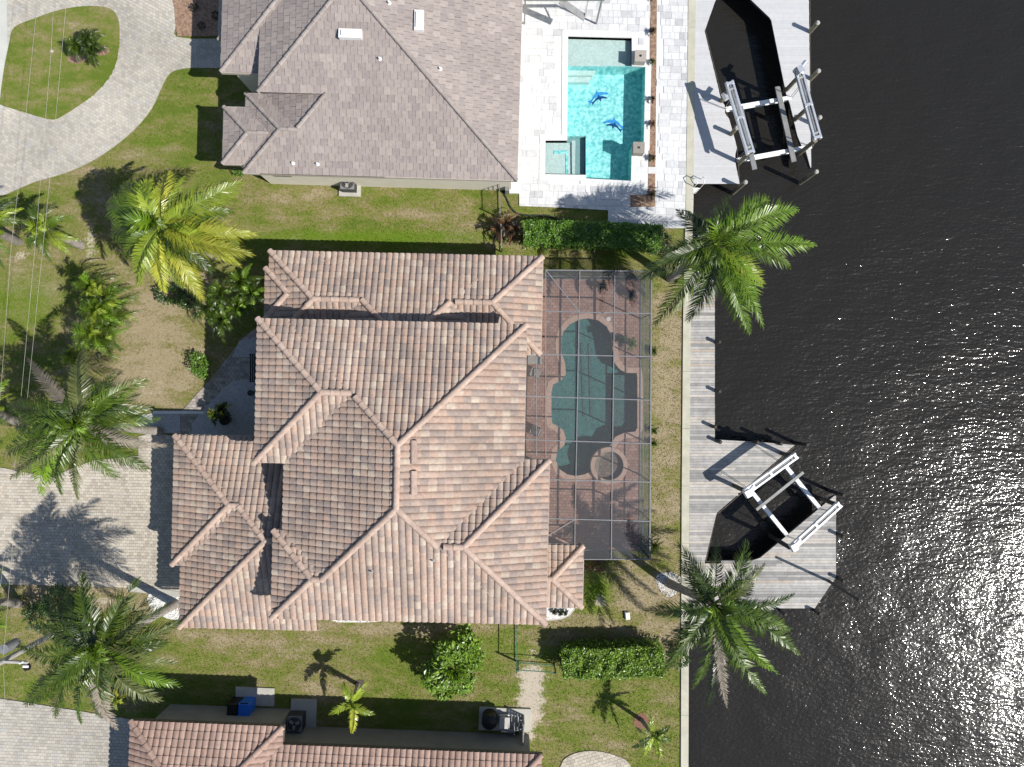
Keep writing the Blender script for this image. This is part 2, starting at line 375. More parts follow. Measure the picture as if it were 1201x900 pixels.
def screen_mat():
    m, n, l, b = newmat('insect screen'); b.inputs['Base Color'].default_value = (.085, .09, .10, 1); b.inputs['Roughness'].default_value = .55
    tr = n.new('ShaderNodeBsdfTransparent'); ms = n.new('ShaderNodeMixShader'); ms.inputs[0].default_value = .36
    l.new(tr.outputs[0], ms.inputs[1]); l.new(b.outputs[0], ms.inputs[2]); l.new(ms.outputs[0], n['Material Output'].inputs['Surface'])
    return m
MT['screen'] = screen_mat()
def poolwater_mat(name, tint, bump=.25, scale=2.6):
    m, n, l, b = newmat(name)
    tr = n.new('ShaderNodeBsdfTransparent'); tr.inputs[0].default_value = (*tint, 1)
    gl_ = n.new('ShaderNodeBsdfGlossy'); gl_.inputs['Roughness'].default_value = .04
    fr = n.new('ShaderNodeFresnel'); fr.inputs[0].default_value = 1.33
    geo = n.new('ShaderNodeNewGeometry'); nz = n.new('ShaderNodeTexNoise'); nz.inputs['Scale'].default_value = scale; nz.inputs['Detail'].default_value = 3
    l.new(geo.outputs['Position'], nz.inputs['Vector'])
    bp = n.new('ShaderNodeBump'); bp.inputs['Strength'].default_value = bump; bp.inputs['Distance'].default_value = .1
    l.new(nz.outputs['Fac'], bp.inputs['Height']); l.new(bp.outputs[0], gl_.inputs['Normal']); l.new(bp.outputs[0], fr.inputs['Normal'])
    ms = n.new('ShaderNodeMixShader'); l.new(fr.outputs[0], ms.inputs[0]); l.new(tr.outputs[0], ms.inputs[1]); l.new(gl_.outputs[0], ms.inputs[2])
    l.new(ms.outputs[0], n['Material Output'].inputs['Surface']); return m
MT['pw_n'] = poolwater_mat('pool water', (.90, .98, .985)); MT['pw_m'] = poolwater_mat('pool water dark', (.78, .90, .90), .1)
def canal_mat():
    m, n, l, b = newmat('canal water'); b.inputs['Base Color'].default_value = (.0175, .0162, .0138, 1)
    b.inputs['Roughness'].default_value = .24; b.inputs['Coat Weight'].default_value = .9; b.inputs['Coat Roughness'].default_value = .07; b.inputs['Coat IOR'].default_value = 1.33; b.inputs['IOR'].default_value = 1.33; b.inputs['Specular IOR Level'].default_value = .12
    geo = n.new('ShaderNodeNewGeometry')
    def wave(scale, st, rot, det, dist):
        mp = n.new('ShaderNodeMapping'); mp.vector_type = 'POINT'; mp.inputs['Scale'].default_value = st; mp.inputs['Rotation'].default_value = (0, 0, rot)
        l.new(geo.outputs['Position'], mp.inputs[0])
        z = n.new('ShaderNodeTexNoise'); z.inputs['Scale'].default_value = scale; z.inputs['Detail'].default_value = det; z.inputs['Roughness'].default_value = .55
        z.inputs['Distortion'].default_value = dist
        l.new(mp.outputs[0], z.inputs['Vector']); return z.outputs['Fac']
    a = wave(2.1, (.55, 1.9, 1), math.radians(14), 2, .3); c = wave(5.2, (.9, 1.3, 1), math.radians(24), 2, .2); d = wave(.35, (1, 1, 1), 0, 1, 0)
    def mul(x, k):
        q = n.new('ShaderNodeMath'); q.operation = 'MULTIPLY'; l.new(x, q.inputs[0]); q.inputs[1].default_value = k; return q.outputs[0]
    def addm(x, y):
        q = n.new('ShaderNodeMath'); q.operation = 'ADD'; l.new(x, q.inputs[0]); l.new(y, q.inputs[1]); return q.outputs[0]
    h = addm(addm(mul(a, .036), mul(c, .0215)), mul(d, .10))
    bp = n.new('ShaderNodeBump'); bp.inputs['Strength'].default_value = 1.0; bp.inputs['Distance'].default_value = 1.0
    l.new(h, bp.inputs['Height']); l.new(bp.outputs[0], b.inputs['Normal']); l.new(bp.outputs[0], b.inputs['Coat Normal'])
    return m
MT['canal'] = canal_mat()

# ------------------------------------------------------------------ ground
ZW = -1.15
def edge_x(Y):                       # landward edge of the seawall cap, metres
    py = 450 - np.asarray(Y) * PPM
    return (np.interp(py, [-200, 0, 240, 350, 600, 960, 1400], [816, 815, 812, 809, 807, 806, 805]) - 600.5) / PPM
NPOOL = gl([(666, 43), (741, 45), (741, 78), (757, 79), (755, 171), (741, 172), (740, 213), (687, 210), (687, 206), (639, 205), (639.5, 165), (665, 165)])
MPOOL = gl([(657, 402), (660, 389), (668, 380), (679, 374.5), (690, 373), (702, 375.5), (712, 383), (718, 395), (719, 411), (721, 425), (727, 433), (735, 437), (747, 437), (748, 443), (748, 502), (745, 507), (733, 508), (722, 513), (716, 523), (706, 528), (697, 538), (696, 552), (686, 557), (675, 559), (665, 557), (656, 551), (651, 540), (653, 529), (661, 522), (663, 514), (660, 505), (653, 500), (647, 497), (646, 485), (646, 460), (648, 451), (657, 446), (663, 439), (662, 426), (658, 415)])
MPOOL = smooth_poly(MPOOL, 3)
NB = (min(p[0] for p in NPOOL) - .25, max(p[0] for p in NPOOL) + .25, min(p[1] for p in NPOOL) - .25, max(p[1] for p in NPOOL) + .25)
MB = (min(p[0] for p in MPOOL) - .25, max(p[0] for p in MPOOL) + .05, min(p[1] for p in MPOOL) - .25, max(p[1] for p in MPOOL) + .25)
def vnoise(X, Y, s, seed=0):
    r = np.random.default_rng(seed).random((64, 64)); x = X * s; y = Y * s
    xi = np.floor(x).astype(int); yi = np.floor(y).astype(int); fx = x - xi; fy = y - yi
    fx = fx * fx * (3 - 2 * fx); fy = fy * fy * (3 - 2 * fy); a = lambda i, j: r[i % 64, j % 64]
    return (a(xi, yi) * (1 - fx) + a(xi + 1, yi) * fx) * (1 - fy) + (a(xi, yi + 1) * (1 - fx) + a(xi + 1, yi + 1) * fx) * fy
DRY = [(190, 385, 50, 70, .75), (175, 440, 60, 40, .6), (782, 430, 20, 120, .62), (782, 560, 20, 120, .52), (765, 700, 45, 40, .62), (770, 750, 50, 30, .5), (110, 235, 25, 50, .3),
       (700, 735, 60, 15, .35), (470, 738, 120, 9, .45), (250, 745, 90, 8, .5), (330, 755, 110, 9, .35), (60, 320, 50, 60, .25), (330, 228, 60, 20, .3), (430, 250, 160, 8, .25), (75, 85, 14, 12, .5),
       (90, 700, 90, 25, .55), (390, 805, 40, 20, .3), (300, 770, 60, 20, .15), (620, 740, 20, 12, .3), (545, 265, 40, 10, .3), (20, 300, 30, 20, .3), (100, 270, 14, 25, .5)]
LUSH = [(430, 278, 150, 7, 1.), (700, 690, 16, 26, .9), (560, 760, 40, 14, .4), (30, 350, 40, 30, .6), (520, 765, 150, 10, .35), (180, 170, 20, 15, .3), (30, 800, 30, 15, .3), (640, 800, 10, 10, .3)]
def blobs(L, X, Y):
    px = X * PPM + 600.5; py = 450 - Y * PPM; r = np.zeros_like(X)
    for cx, cy, sx, sy, a in L: r = np.maximum(r, a * np.exp(-(((px - cx) / sx) ** 2 + ((py - cy) / sy) ** 2) ** 1.5 * .7))
    return r
def dryness(X, Y): return .33 + 1.05 * blobs(DRY, X, Y) + .34 * (vnoise(X, Y, .35, 3) - .5) + .30 * (vnoise(X, Y, 1.1, 4) - .5) + .16 * (vnoise(X, Y * 2, 2.3, 5) - .5)
BARE = [(624, 792, 16, 11, 1.), (622, 806, 15, 12, 1.), (623, 822, 17, 12, 1.), (621, 838, 17, 12, 1.), (617, 852, 12, 12, 1.), (620, 862, 8, 8, .9), (106, 283, 7, 20, .75), (704, 704, 8, 8, .8), (24, 300, 10, 6, .7), (626, 768, 14, 8, .5), (100, 703, 60, 12, .55), (180, 452, 20, 20, .35)]
xs = np.concatenate([np.linspace(-150, -32, 12), np.arange(-30, 9.6, .2)]); ys = np.concatenate([np.linspace(-150, -25, 12), np.arange(-23, 23, .2), np.linspace(24, 150, 12)])
GX, GY = np.meshgrid(xs, ys); GX = np.minimum(GX, edge_x(GY) - .22); GZ = (vnoise(GX, GY, .4, 9) - .5) * .0
ny, nx = GX.shape; idx = np.arange(nx * ny).reshape(ny, nx)
F = np.stack([idx[:-1, :-1], idx[:-1, 1:], idx[1:, 1:], idx[1:, :-1]], -1).reshape(-1, 4)
VX = GX.ravel(); VY = GY.ravel(); cx = VX[F].mean(1); cy = VY[F].mean(1); wdt = VX[F].max(1) - VX[F].min(1)
keep = wdt > 1e-5
for bb in (NB, MB): keep &= ~((cx > bb[0]) & (cx < bb[1]) & (cy > bb[2]) & (cy < bb[3]))
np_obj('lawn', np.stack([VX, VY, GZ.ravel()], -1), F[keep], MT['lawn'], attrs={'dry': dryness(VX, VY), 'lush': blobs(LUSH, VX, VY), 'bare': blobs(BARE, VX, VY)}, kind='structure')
m = M(); m.sheet([(8.9, -150), (160, -150), (160, 150), (8.9, 150)], [], ZW)
m.obj('canal_water', MT['canal'], kind='structure')

# ---- paving helpers
PAVED = []
def cells(poly, su, sv, ang, bond=.5, seed=0, varw=None):
    """rows of rectangles covering poly; returns [(quad corners world)]"""
    c, s = math.cos(ang), math.sin(ang); P = [(x * c + y * s, -x * s + y * c) for x, y in poly]
    x0 = min(p[0] for p in P); x1 = max(p[0] for p in P); y0 = min(p[1] for p in P); y1 = max(p[1] for p in P)
    r = random.Random(seed); out = []; j = 0; y = y0
    while y < y1:
        x = x0 - (su * bond if j % 2 else 0) - (r.random() * su if varw else 0)
        while x < x1:
            wu = su if not varw else su * r.choice(varw)
            out.append((x, y, x + wu, y + sv)); x += wu
        y += sv; j += 1
    return P, out, (c, s)
def pavers(parent, poly, su, sv, ang, gap, z0, z1, mt, holes=(), bond=.5, varw=None, indiv=0, near=(0, 0), name='paver', seed=0, rise=.0):
    P, cs, (c, s) = cells(poly, su, sv, ang, bond, seed, varw)
    hp = [[(x * c + y * s, -x * s + y * c) for x, y in h] for h in holes]
    A = np.array(cs); cor = [(0, 1), (2, 1), (2, 3), (0, 3)]
    ins = np.stack([inside(P, A[:, i], A[:, j]) for i, j in cor], -1)
    allin = ins.all(1); anyin = ins.any(1)
    for h in hp:
        hi = np.stack([inside(h, A[:, i], A[:, j]) for i, j in cor], -1).sum(1)
        allin &= hi < 2; anyin &= hi < 2
    back = lambda x, y: (x * c - y * s, x * s + y * c)
    full = A[allin]; part = A[anyin & ~allin]
    if indiv:
        d = [math.hypot(*(np.array(back((q[0] + q[2]) / 2, (q[1] + q[3]) / 2)) - np.array(near))) for q in full]
        order = np.argsort(d); sel = order[:indiv]; rest = order[indiv:]; cache = {}
        for i in sel:
            q = full[i]; key = (round(q[2] - q[0], 3), round(q[3] - q[1], 3))
            if key not in cache:
                mm = M(); mm.box((0, 0, (z0 + z1) / 2), (key[0] - gap, key[1] - gap, z1 - z0)); cache[key] = mm.mesh(name, mt)
            o = bpy.data.objects.new(name, cache[key]); link(o, parent)
            b_ = back((q[0] + q[2]) / 2, (q[1] + q[3]) / 2); o.location = (b_[0], b_[1], random.uniform(-.004, .004)); o.rotation_euler = (0, 0, ang)
        full = full[rest]
    V = []; Fq = []; R = []
    gg = gap / 2
    n = len(full)
    if n:
        X0 = full[:, 0] + gg; Y0 = full[:, 1] + gg; X1 = full[:, 2] - gg; Y1 = full[:, 3] - gg
        zt = z1 + (rng.random(n) - .5) * .008
        tx = (rng.random(n) - .5) * .006
        def col(X, Y, Z): return np.stack([X * c - Y * s, X * s + Y * c, Z], -1)
        zb = np.full(n, z0)
        V = np.stack([col(X0, Y0, zt), col(X1, Y0, zt + tx), col(X1, Y1, zt + tx), col(X0, Y1, zt), col(X0, Y0, zb), col(X1, Y0, zb), col(X1, Y1, zb), col(X0, Y1, zb)], 1)
        base = np.array([(0, 1, 2, 3), (0, 4, 5, 1), (1, 5, 6, 2), (2, 6, 7, 3), (3, 7, 4, 0)])
        Fq = (base[None] + (np.arange(n) * 8)[:, None, None]).reshape(-1, 4); R = np.repeat(rng.random(n), 5)
        np_obj(name, V.reshape(-1, 3), Fq, mt, parent, face_attr={'rnd': R}, kind='stuff')
    if len(part):
        mm = M(); rr = []
        for q in part:
            pl = list(P)
            for a_, b_, c_ in ((-1, 0, -(q[0] + gg)), (1, 0, q[2] - gg), (0, -1, -(q[1] + gg)), (0, 1, q[3] - gg)):
                pl = clip_half(pl, a_, b_, c_)
                if len(pl) < 3: break
            if len(pl) < 3 or abs(parea(pl)) < 1e-3: continue
            k0 = len(mm.f); mm.prism([back(*p) for p in pl], z0, z1); rr += [random.random()] * (len(mm.f) - k0)
        if mm.f:
            o = mm.obj('edge_paver', mt, parent, kind='stuff')
            at = o.data.attributes.new('rnd', 'FLOAT', 'FACE'); at.data.foreach_set('value', rr)
def slab(name, poly, z0, z1, mt, holes=(), parent=None, kind='structure', label=None, paved=True):
    if paved: PAVED.append(poly)
    m = M()
    if holes: m.sheet(poly, holes, z1)
    else: m.prism(poly, z0, z1)
    return m.obj(name, mt, parent, kind=kind, label=label)

# north street strip, cobbled drive and its grass island
road = gl([(-200, -200), (30, -200), (18, 0), (2, 123), (-12, 230), (-40, 560), (-60, 1100), (-200, 1100)])
slab('sidewalk', road, 0, .03, MT['road'])
drv = smooth_poly(gl([(16, -60), (100, -60), (207, -60), (208, 20), (208, 44), (262, 46), (290, 50), (290, 78), (235, 80), (215, 81), (200, 86), (191, 100), (178, 128), (158, 152), (132, 174), (105, 191), (75, 204), (40, 214), (-8, 230), (-4, 180), (2, 123), (10, 60)]), 3)
d1 = slab('north_driveway', drv, 0, .025, MT['jointsand'])
isl = smooth_poly(gl([(15, 37), (22, 30), (40, 23), (65, 14), (90, 9), (112, 8), (130, 11), (139, 22), (141, 40), (139, 65), (134, 82), (124, 98), (108, 114), (88, 128), (72, 138), (62, 141), (48, 138), (25, 131), (3, 124), (1, 118), (6, 80), (12, 50)]), 3)
pavers(d1, drv, .20, .16, math.radians(-28), .012, .025, .055, MT['cobble'], holes=[offset_poly(isl, -.1)])
o = slab('grass_island', isl, 0, .07, MT['lawn'], paved=False)
o['kind'] = 'structure'
IV = np.array([v.co[:2] for v in o.data.vertices]);
for an, arr in (('dry', dryness(IV[:, 0], IV[:, 1])), ('lush', IV[:, 0] * 0 + .05)):
    a = o.data.attributes.new(an, 'FLOAT', 'POINT'); a.data.foreach_set('value', arr.astype(np.float32))
# main driveway and walk
md = gl([(-60, 548), (0, 548), (60, 560), (110, 540), (163, 535), (163, 512), (178, 508), (212, 512), (262, 512), (262, 700), (212, 696), (184, 692), (150, 689), (80, 687), (0, 685), (-60, 684)])
d2 = slab('main_driveway', md, 0, .03, MT['jointsand']); pavers(d2, md, .21, .16, math.radians(-1.5), .012, .03, .06, MT['cobble2'], seed=2)
wk = smooth_poly(gl([(182, 486), (205, 485), (214, 482), (228, 466), (243, 450), (258, 432), (271, 415), (284, 398), (300, 385), (345, 385), (345, 560), (262, 560), (262, 511), (178, 507)]), 1)
d3 = slab('front_walk', wk, 0, .028, MT['jointsand']); pavers(d3, wk, .22, .16, math.radians(-1.5), .012, .028, .05, MT['walk'], seed=3)
slab('aggregate_panel', gl([(273, 419), (281, 400), (300, 396), (345, 396), (345, 419)]), .04, .06, MT['aggr'])
slab('aggregate_panel', gl([(226, 510), (226, 496), (262, 456), (275, 446), (345, 446), (345, 512), (262, 512)]), .04, .062, MT['aggr'])
slab('aggregate_panel', gl([(165, 487), (181, 484.5), (212, 485), (212, 508), (163, 508)]), .03, .064, MT['aggr'])
slab('kerb_strip', gl([(180, 482), (212, 482), (240, 482.5), (240, 485.5), (180, 485.5)]), .0, .09, MT['coping'])
slab('kerb_strip', gl([(150, 687), (186, 690), (213, 694), (213, 700), (186, 697), (150, 693)]), .0, .085, MT['concrete'])
# travertine patio round the neighbour's pool
pat = gl([(603, -60), (811, -60), (810, 268), (776, 268), (742, 265), (713, 261), (713, 247), (660, 244), (609, 242), (609, 222), (596, 222), (596, 205), (603, 205)])
holeN = offset_poly(NPOOL, -.02)
d4 = slab('patio', pat, 0, .03, MT['coping'], holes=[NPOOL])
copN = offset_poly(NPOOL, .30)
strip = gl([(763, -60), (771, -60), (768, 243), (739, 243), (739, 229), (760, 229), (762, 100)])
pavers(d4, pat, .42, .36, math.radians(-1.6), .011, .03, .055, MT['travertine'], holes=[copN, strip], varw=(.6, 1., 1.4), indiv=290, near=g(700, 230), seed=4)
slab('planting_strip', strip, .0, .057, MT['mulch_lt'], paved=False)
# other paved bits
sw = gl([(-60, 810), (0, 819), (40, 825), (90, 833), (150, 843), (200, 848), (215, 990), (-60, 990)])
d5 = slab('south_driveway', sw, 0, .03, MT['jointsand']); pavers(d5, sw, .22, .17, math.radians(-2.5), .012, .03, .06, MT['cobble'], seed=5)
ov = smooth_poly(gl([(656, 930), (658, 897), (668, 886), (685, 881), (702, 881), (722, 886), (738, 896), (745, 930)]), 3)
d6 = slab('garden_walk', ov, 0, .03, MT['jointsand']); pavers(d6, ov, .24, .18, .3, .012, .03, .055, MT['cobble2'], seed=6)
random.seed(3)
def blobpoly(cx, cy, rx, ry, n=22, j=.12, z=0):
    return gl([(cx + rx * math.cos(2 * math.pi * i / n) * (1 + random.uniform(-j, j)), cy + ry * math.sin(2 * math.pi * i / n) * (1 + random.uniform(-j, j))) for i in range(n)])
pts = [(609, 782), (640, 782), (640, 795), (636, 806), (641, 822), (640, 838), (634, 852), (624, 868), (614, 862), (606, 850), (609, 838), (603, 824), (609, 808), (605, 795)]
pts2 = []
for i in range(len(pts)):
    a, b = pts[i], pts[(i + 1) % len(pts)]
    for t in (0, .33, .66): pts2.append((a[0] + (b[0] - a[0]) * t + random.uniform(-1.6, 1.6), a[1] + (b[1] - a[1]) * t + random.uniform(-1.6, 1.6)))
slab('pebble_bed', smooth_poly(gl([(176, 694), (213, 696), (250, 700), (250, 725), (205, 727), (190, 722), (176, 712)]), 2), 0, .02, MT['pebble'])
slab('pebble_bed', smooth_poly(gl([(383, 690), (385, 722), (392, 729), (410, 730), (445, 729), (452, 722), (452, 690)]), 2), 0, .02, MT['pebble'])
pb = smooth_poly(gl([(600, 690), (668, 690), (674, 704), (672, 715), (663, 723), (648, 726), (600, 726)]), 2)
slab('bed_border', offset_poly(pb, .08), 0, .035, MT['concrete']); slab('pebble_bed', pb, .0, .045, MT['pebble'], paved=False)
slab('mulch_bed', smooth_poly(gl([(207, -20), (205, 10), (208, 40), (214, 43), (262, 43), (290, 43), (290, -20)]), 2), 0, .065, MT['mulch_lt'])
slab('mulch_bed', gl([(206, 705), (258, 706), (258, 716), (206, 715)]), 0, .03, MT['mulch'], paved=False)
slab('soil_bed', gl([(611, 258), (713, 262), (778, 270), (778, 292), (640, 292), (611, 284)]), 0, .015, MT['soil'])
for cx_, cy_, rx_, ry_, nm, mt_, ht_ in [(784, 684, 12, 11, 'pebble_ring', 'sand', .025), (422, 803, 6, 6, 'mulch_ring', 'soil', .02), (752, 846, 9, 9, 'mulch_ring', 'mulch', .02), (91, 70, 12, 5, 'mulch_ring', 'mulch_lt', .078), (120, 60, 10, 6, 'mulch_ring', 'mulch_lt', .076), (62, 61, 2, 1.6, 'stone_pad', 'concrete', .08), (252, 296, 8, 8, 'mulch_ring', 'mulch', .012)]:
    slab(nm, blobpoly(cx_, cy_, rx_, ry_), 0, ht_, MT[mt_])

# ------------------------------------------------------------------ grass tufts
N = 330000
TX = rng.uniform(-27.6, 9.2, N); TY = rng.uniform(-20.8, 20.8, N)
ok = TX < edge_x(TY) - .4
for p in PAVED: ok &= ~inside(p, TX, TY)
HOUSE_RECTS = []
ok &= rng.random(N) > blobs(BARE, TX, TY) * .85
TX = TX[ok]; TY = TY[ok]; n = len(TX)
on_isl = inside(isl, TX, TY)
az = rng.uniform(0, 2 * np.pi, n); wd = rng.uniform(.006, .014, n) * 1.6; hh = rng.uniform(.03, .075, n); ln = rng.uniform(0, .055, n); la = rng.uniform(0, 2 * np.pi, n)
bz = np.where(on_isl, .07, 0)
A = np.stack([TX - np.cos(az) * wd, TY - np.sin(az) * wd, bz], -1); B = np.stack([TX + np.cos(az) * wd, TY + np.sin(az) * wd, bz], -1)
C_ = np.stack([TX + np.cos(la) * ln, TY + np.sin(la) * ln, bz + hh], -1)
V = np.stack([A, B, C_], 1).reshape(-1, 3)
dr = np.repeat(dryness(TX, TY) + rng.normal(0, .12, n), 3)
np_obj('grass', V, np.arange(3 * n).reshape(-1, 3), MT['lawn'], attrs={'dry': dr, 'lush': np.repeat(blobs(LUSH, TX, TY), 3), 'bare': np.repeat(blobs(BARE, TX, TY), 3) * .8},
       kind='stuff', label='short patchy green and straw coloured grass between the houses', cat='grass')

# ------------------------------------------------------------------ roofs
PITCH = .365; SF = math.sqrt(1 + PITCH ** 2)
def s_profile(W):
    return [(0, -.026), (.014, .010), (.045, .034), (.09, .050), (.143, .056), (.195, .050), (.243, .032), (.276, .004), (W, -.026)]
def f_profile(W): return [(.006, .012), (W - .006, .012)]
class Roof:
    def __init__(s, theta, W, L, prof, lift, stagger, mt, capmt, caplen=.42, caprad=.145):
        s.th = math.radians(theta); s.W = W; s.L = L; s.prof = prof; s.lift = lift; s.stag = stagger; s.mt = mt; s.capmt = capmt
        s.hips = []; s.planes = {}; s.lines = []; s.caplen = caplen; s.caprad = caprad; s.indiv = 300; s.capn = 295; s.near = (0, 0); s.over = .52
    def loc(s, X, Y): c, q = math.cos(-s.th), math.sin(-s.th); return (X * c - Y * q, X * q + Y * c)
    def wor(s, x, y, z=0): c, q = math.cos(s.th), math.sin(s.th); return Vector((x * c - y * q, x * q + y * c, z))
    def px(s, px_, py_, z): return s.loc(*g(px_, py_, z))
    def plane(s, face, eave, ze, poly):
        """face in NSEW; eave = coordinate of the eave line; poly in plane uv, CCW, u absolute coordinate"""
        key = (face, round(eave, 3), round(ze, 3)); s.planes.setdefault(key, [])
        pieces = [poly]
        for q in s.planes[key]:                     # subtract what is already there
            new = []
            for p in pieces:
                rem = p
                for a, b, c in edges_half(q):
                    outp = clip_half(rem, -a, -b, -c)
                    if len(outp) > 2 and parea(outp) > 1e-3: new.append(outp)
                    rem = clip_half(rem, a, b, c)
                    if len(rem) < 3: break
            pieces = new
        s.planes[key] += pieces
    def frame(s, face, eave, ze):
        c = 1 / SF; q = PITCH / SF
        if face == 'S': o = (0, eave); u = (1, 0); v = (0, 1)
        if face == 'N': o = (0, eave); u = (-1, 0); v = (0, -1)
        if face == 'W': o = (eave, 0); u = (0, -1); v = (1, 0)
        if face == 'E': o = (eave, 0); u = (0, 1); v = (-1, 0)
        O = s.wor(o[0], o[1], ze); U = s.wor(*u); Vv = s.wor(*v); Vd = Vector((Vv.x * c, Vv.y * c, q)); Nn = U.cross(Vd)
        return O, U, Vd, Nn
    def hip(s, x0, x1, y0, y1, ze, skip='', lines='all', wall=True):
        dx, dy = x1 - x0, y1 - y0; h = min(dx, dy) / 2; s.hips.append((x0, x1, y0, y1, ze, wall)); zr = ze + h * PITCH; hs = h * SF
        if dx >= dy:
            P = {'S': [(x0, 0), (x1, 0), (x1 - h, hs), (x0 + h, hs)], 'N': [(-x1, 0), (-x0, 0), (-x0 - h, hs), (-x1 + h, hs)],
                 'W': [(-y1, 0), (-y0, 0), (-(y0 + y1) / 2, hs)], 'E': [(y0, 0), (y1, 0), ((y0 + y1) / 2, hs)]}
            ym = (y0 + y1) / 2; R = [((x0 + h, ym, zr), (x1 - h, ym, zr))]; a, b = (x0 + h, ym, zr), (x1 - h, ym, zr)
        else:
            P = {'W': [(-y1, 0), (-y0, 0), (-y0 - h, hs), (-y1 + h, hs)], 'E': [(y0, 0), (y1, 0), (y1 - h, hs), (y0 + h, hs)],
                 'S': [(x0, 0), (x1, 0), ((x0 + x1) / 2, hs)], 'N': [(-x1, 0), (-x0, 0), (-(x0 + x1) / 2, hs)]}
            xm = (x0 + x1) / 2; R = [((xm, y0 + h, zr), (xm, y1 - h, zr))]
        e = {'S': y0, 'N': y1, 'W': x0, 'E': x1}
        for f, p in P.items():
            if f in skip: continue
            p = [q for i, q in enumerate(p) if i == 0 or math.hypot(q[0] - p[i - 1][0], q[1] - p[i - 1][1]) > 1e-6]
            s.plane(f, e[f], ze, p)
        if dx >= dy: HL = [((x0, y0, ze), a), ((x0, y1, ze), a), ((x1, y0, ze), b), ((x1, y1, ze), b)]
        else:
            a, b = R[0]; HL = [((x0, y0, ze), a), ((x1, y0, ze), a), ((x0, y1, ze), b), ((x1, y1, ze), b)]
        nm = ['SW', 'NW', 'SE', 'NE'] if dx >= dy else ['SW', 'SE', 'NW', 'NE']
        for k, ln_ in zip(nm, HL):
            if lines == 'all' or k in lines: s.lines.append((ln_[0], ln_[1], len(s.hips) - 1))
        if math.dist(*R[0]) > .1: s.lines.append((R[0][0], R[0][1], len(s.hips) - 1))
    def height(s, x, y, skip=None):
        best = -1; ins = 0
        for i, (x0, x1, y0, y1, ze, w_) in enumerate(s.hips):
            if i == skip: continue
            d = min(x - x0, x1 - x, y - y0, y1 - y)
            if d > 0 and ze + d * PITCH > best: best = ze + d * PITCH; ins = d
        return best, ins
    def hidden(s, x, y, z, tol=.14):
        for (x0, x1, y0, y1, ze, w_) in s.hips:
            d = min(x - x0, x1 - x, y - y0, y1 - y)
            if d > 0:
                df = ze + d * PITCH - z
                if (df > tol and d > .75) or (tol < df < .55 and d > .1): return True
        return False
    def build(s, house, deckmat, fascia):
        # fascia / sheathing
        deck = M(); k = 0
        for (face, eave, ze), polys in s.planes.items():
            O, U, Vd, Nn = s.frame(face, eave, ze); k += 1
            for p in polys:
                vs = [O + U * q[0] + Vd * q[1] + Nn * (-.03 - .0015 * k) for q in p]; n_ = len(vs)
                vb = [v - Vector((0, 0, .06)) for v in vs]
                deck.add(vs, [tuple(range(n_))]); deck.add(vb, [tuple(range(n_))[::-1]])
        roof = deck.obj('roof', deckmat, house)
        tm = M(); W, L = s.W, s.L
        pv = s.prof; npf = len(pv); lift = s.lift
        vs = [(u, 0, w_ + lift) for u, w_ in pv] + [(u, L + .02, w_ + .002) for u, w_ in pv] + [(u, 0, max(w_ - .004, -.02)) for u, w_ in pv]
        fs = [(i, i + 1, i + 1 + npf, i + npf) for i in range(npf - 1)] + [(i + 2 * npf, i + 1 + 2 * npf, i + 1 + 3 * npf, i + 3 * npf) for i in range(npf - 1)]
        vs += vs[:npf]
        if npf > 2:                       # grooves at both sides get their own vertices, so the barrel alone is smooth
            k_ = len(vs); vs += [vs[0], vs[1], vs[1 + npf], vs[npf], vs[npf - 2], vs[npf - 1], vs[2 * npf - 1], vs[2 * npf - 2]]
            fs[0] = (k_, k_ + 1, k_ + 2, k_ + 3); fs[npf - 2] = (k_ + 4, k_ + 5, k_ + 6, k_ + 7)
        if npf == 2: fs += [(0, npf, 2 * npf), (1, 2 * npf + 1, npf + 1)]
        TV = np.array(vs)
        tm.v = vs; tm.f = fs; tm.sm = [npf > 2 and i < npf - 1 for i in range(len(fs))]; tme = tm.mesh('tile', s.mt)
        fulls = []; part_v = []; part_f = []; part_r = []
        for (face, eave, ze), polys in s.planes.items():
            O, U, Vd, Nn = s.frame(face, eave, ze)
            hs = [edges_half(p) for p in polys]
            allu = [q[0] for p in polys for q in p]; allv = [q[1] for p in polys for q in p]
            nv = int(max(allv) / L) + 1
            for j in range(nv):
                off = ((j % 2) * W * .5 if s.stag else 0)
                i0 = int(math.floor((min(allu) - off) / W)) - 1; i1 = int(math.ceil((max(allu) - off) / W)) + 1
                for i in range(i0, i1):
                    u0 = i * W + off; v0 = j * L
                    cor = [(u0, v0), (u0 + W, v0), (u0 + W, v0 + L), (u0, v0 + L)]
                    wc = O + U * (u0 + W / 2) + Vd * (v0 + L / 2); lx, ly = s.loc(wc.x, wc.y)
                    if abs(wc.x) > 30 or abs(wc.y) > 27.5: continue
                    if s.hidden(lx, ly, wc.z): continue
                    done = False; rnd = random.random()
                    for hp_ in hs:
                        if all(a * q[0] + b * q[1] <= c + 1e-6 for a, b, c in hp_ for q in cor):
                            fulls.append((wc, O + U * u0 + Vd * v0, U, Vd, Nn, rnd)); done = True; break
                    if done: continue
                    for hp_ in hs:
                        if any(all(a * q[0] + b * q[1] > c for q in cor) for a, b, c in hp_): continue
                        for f in fs:
                            pl = [(vs[q][0] + u0, vs[q][1] + v0, vs[q][2]) for q in f]
                            for a, b, c in hp_:
                                pl = clip_half(pl, a, b, c)
                                if len(pl) < 3: break
                            if len(pl) < 3: continue
                            n0 = len(part_v)
                            part_v += [tuple(O + U * q[0] + Vd * q[1] + Nn * q[2]) for q in pl]
                            part_f.append(tuple(range(n0, n0 + len(pl)))); part_r.append(rnd)
        d = [(f[0].x - s.near[0]) ** 2 + (f[0].y - s.near[1]) ** 2 for f in fulls]; order = np.argsort(d)
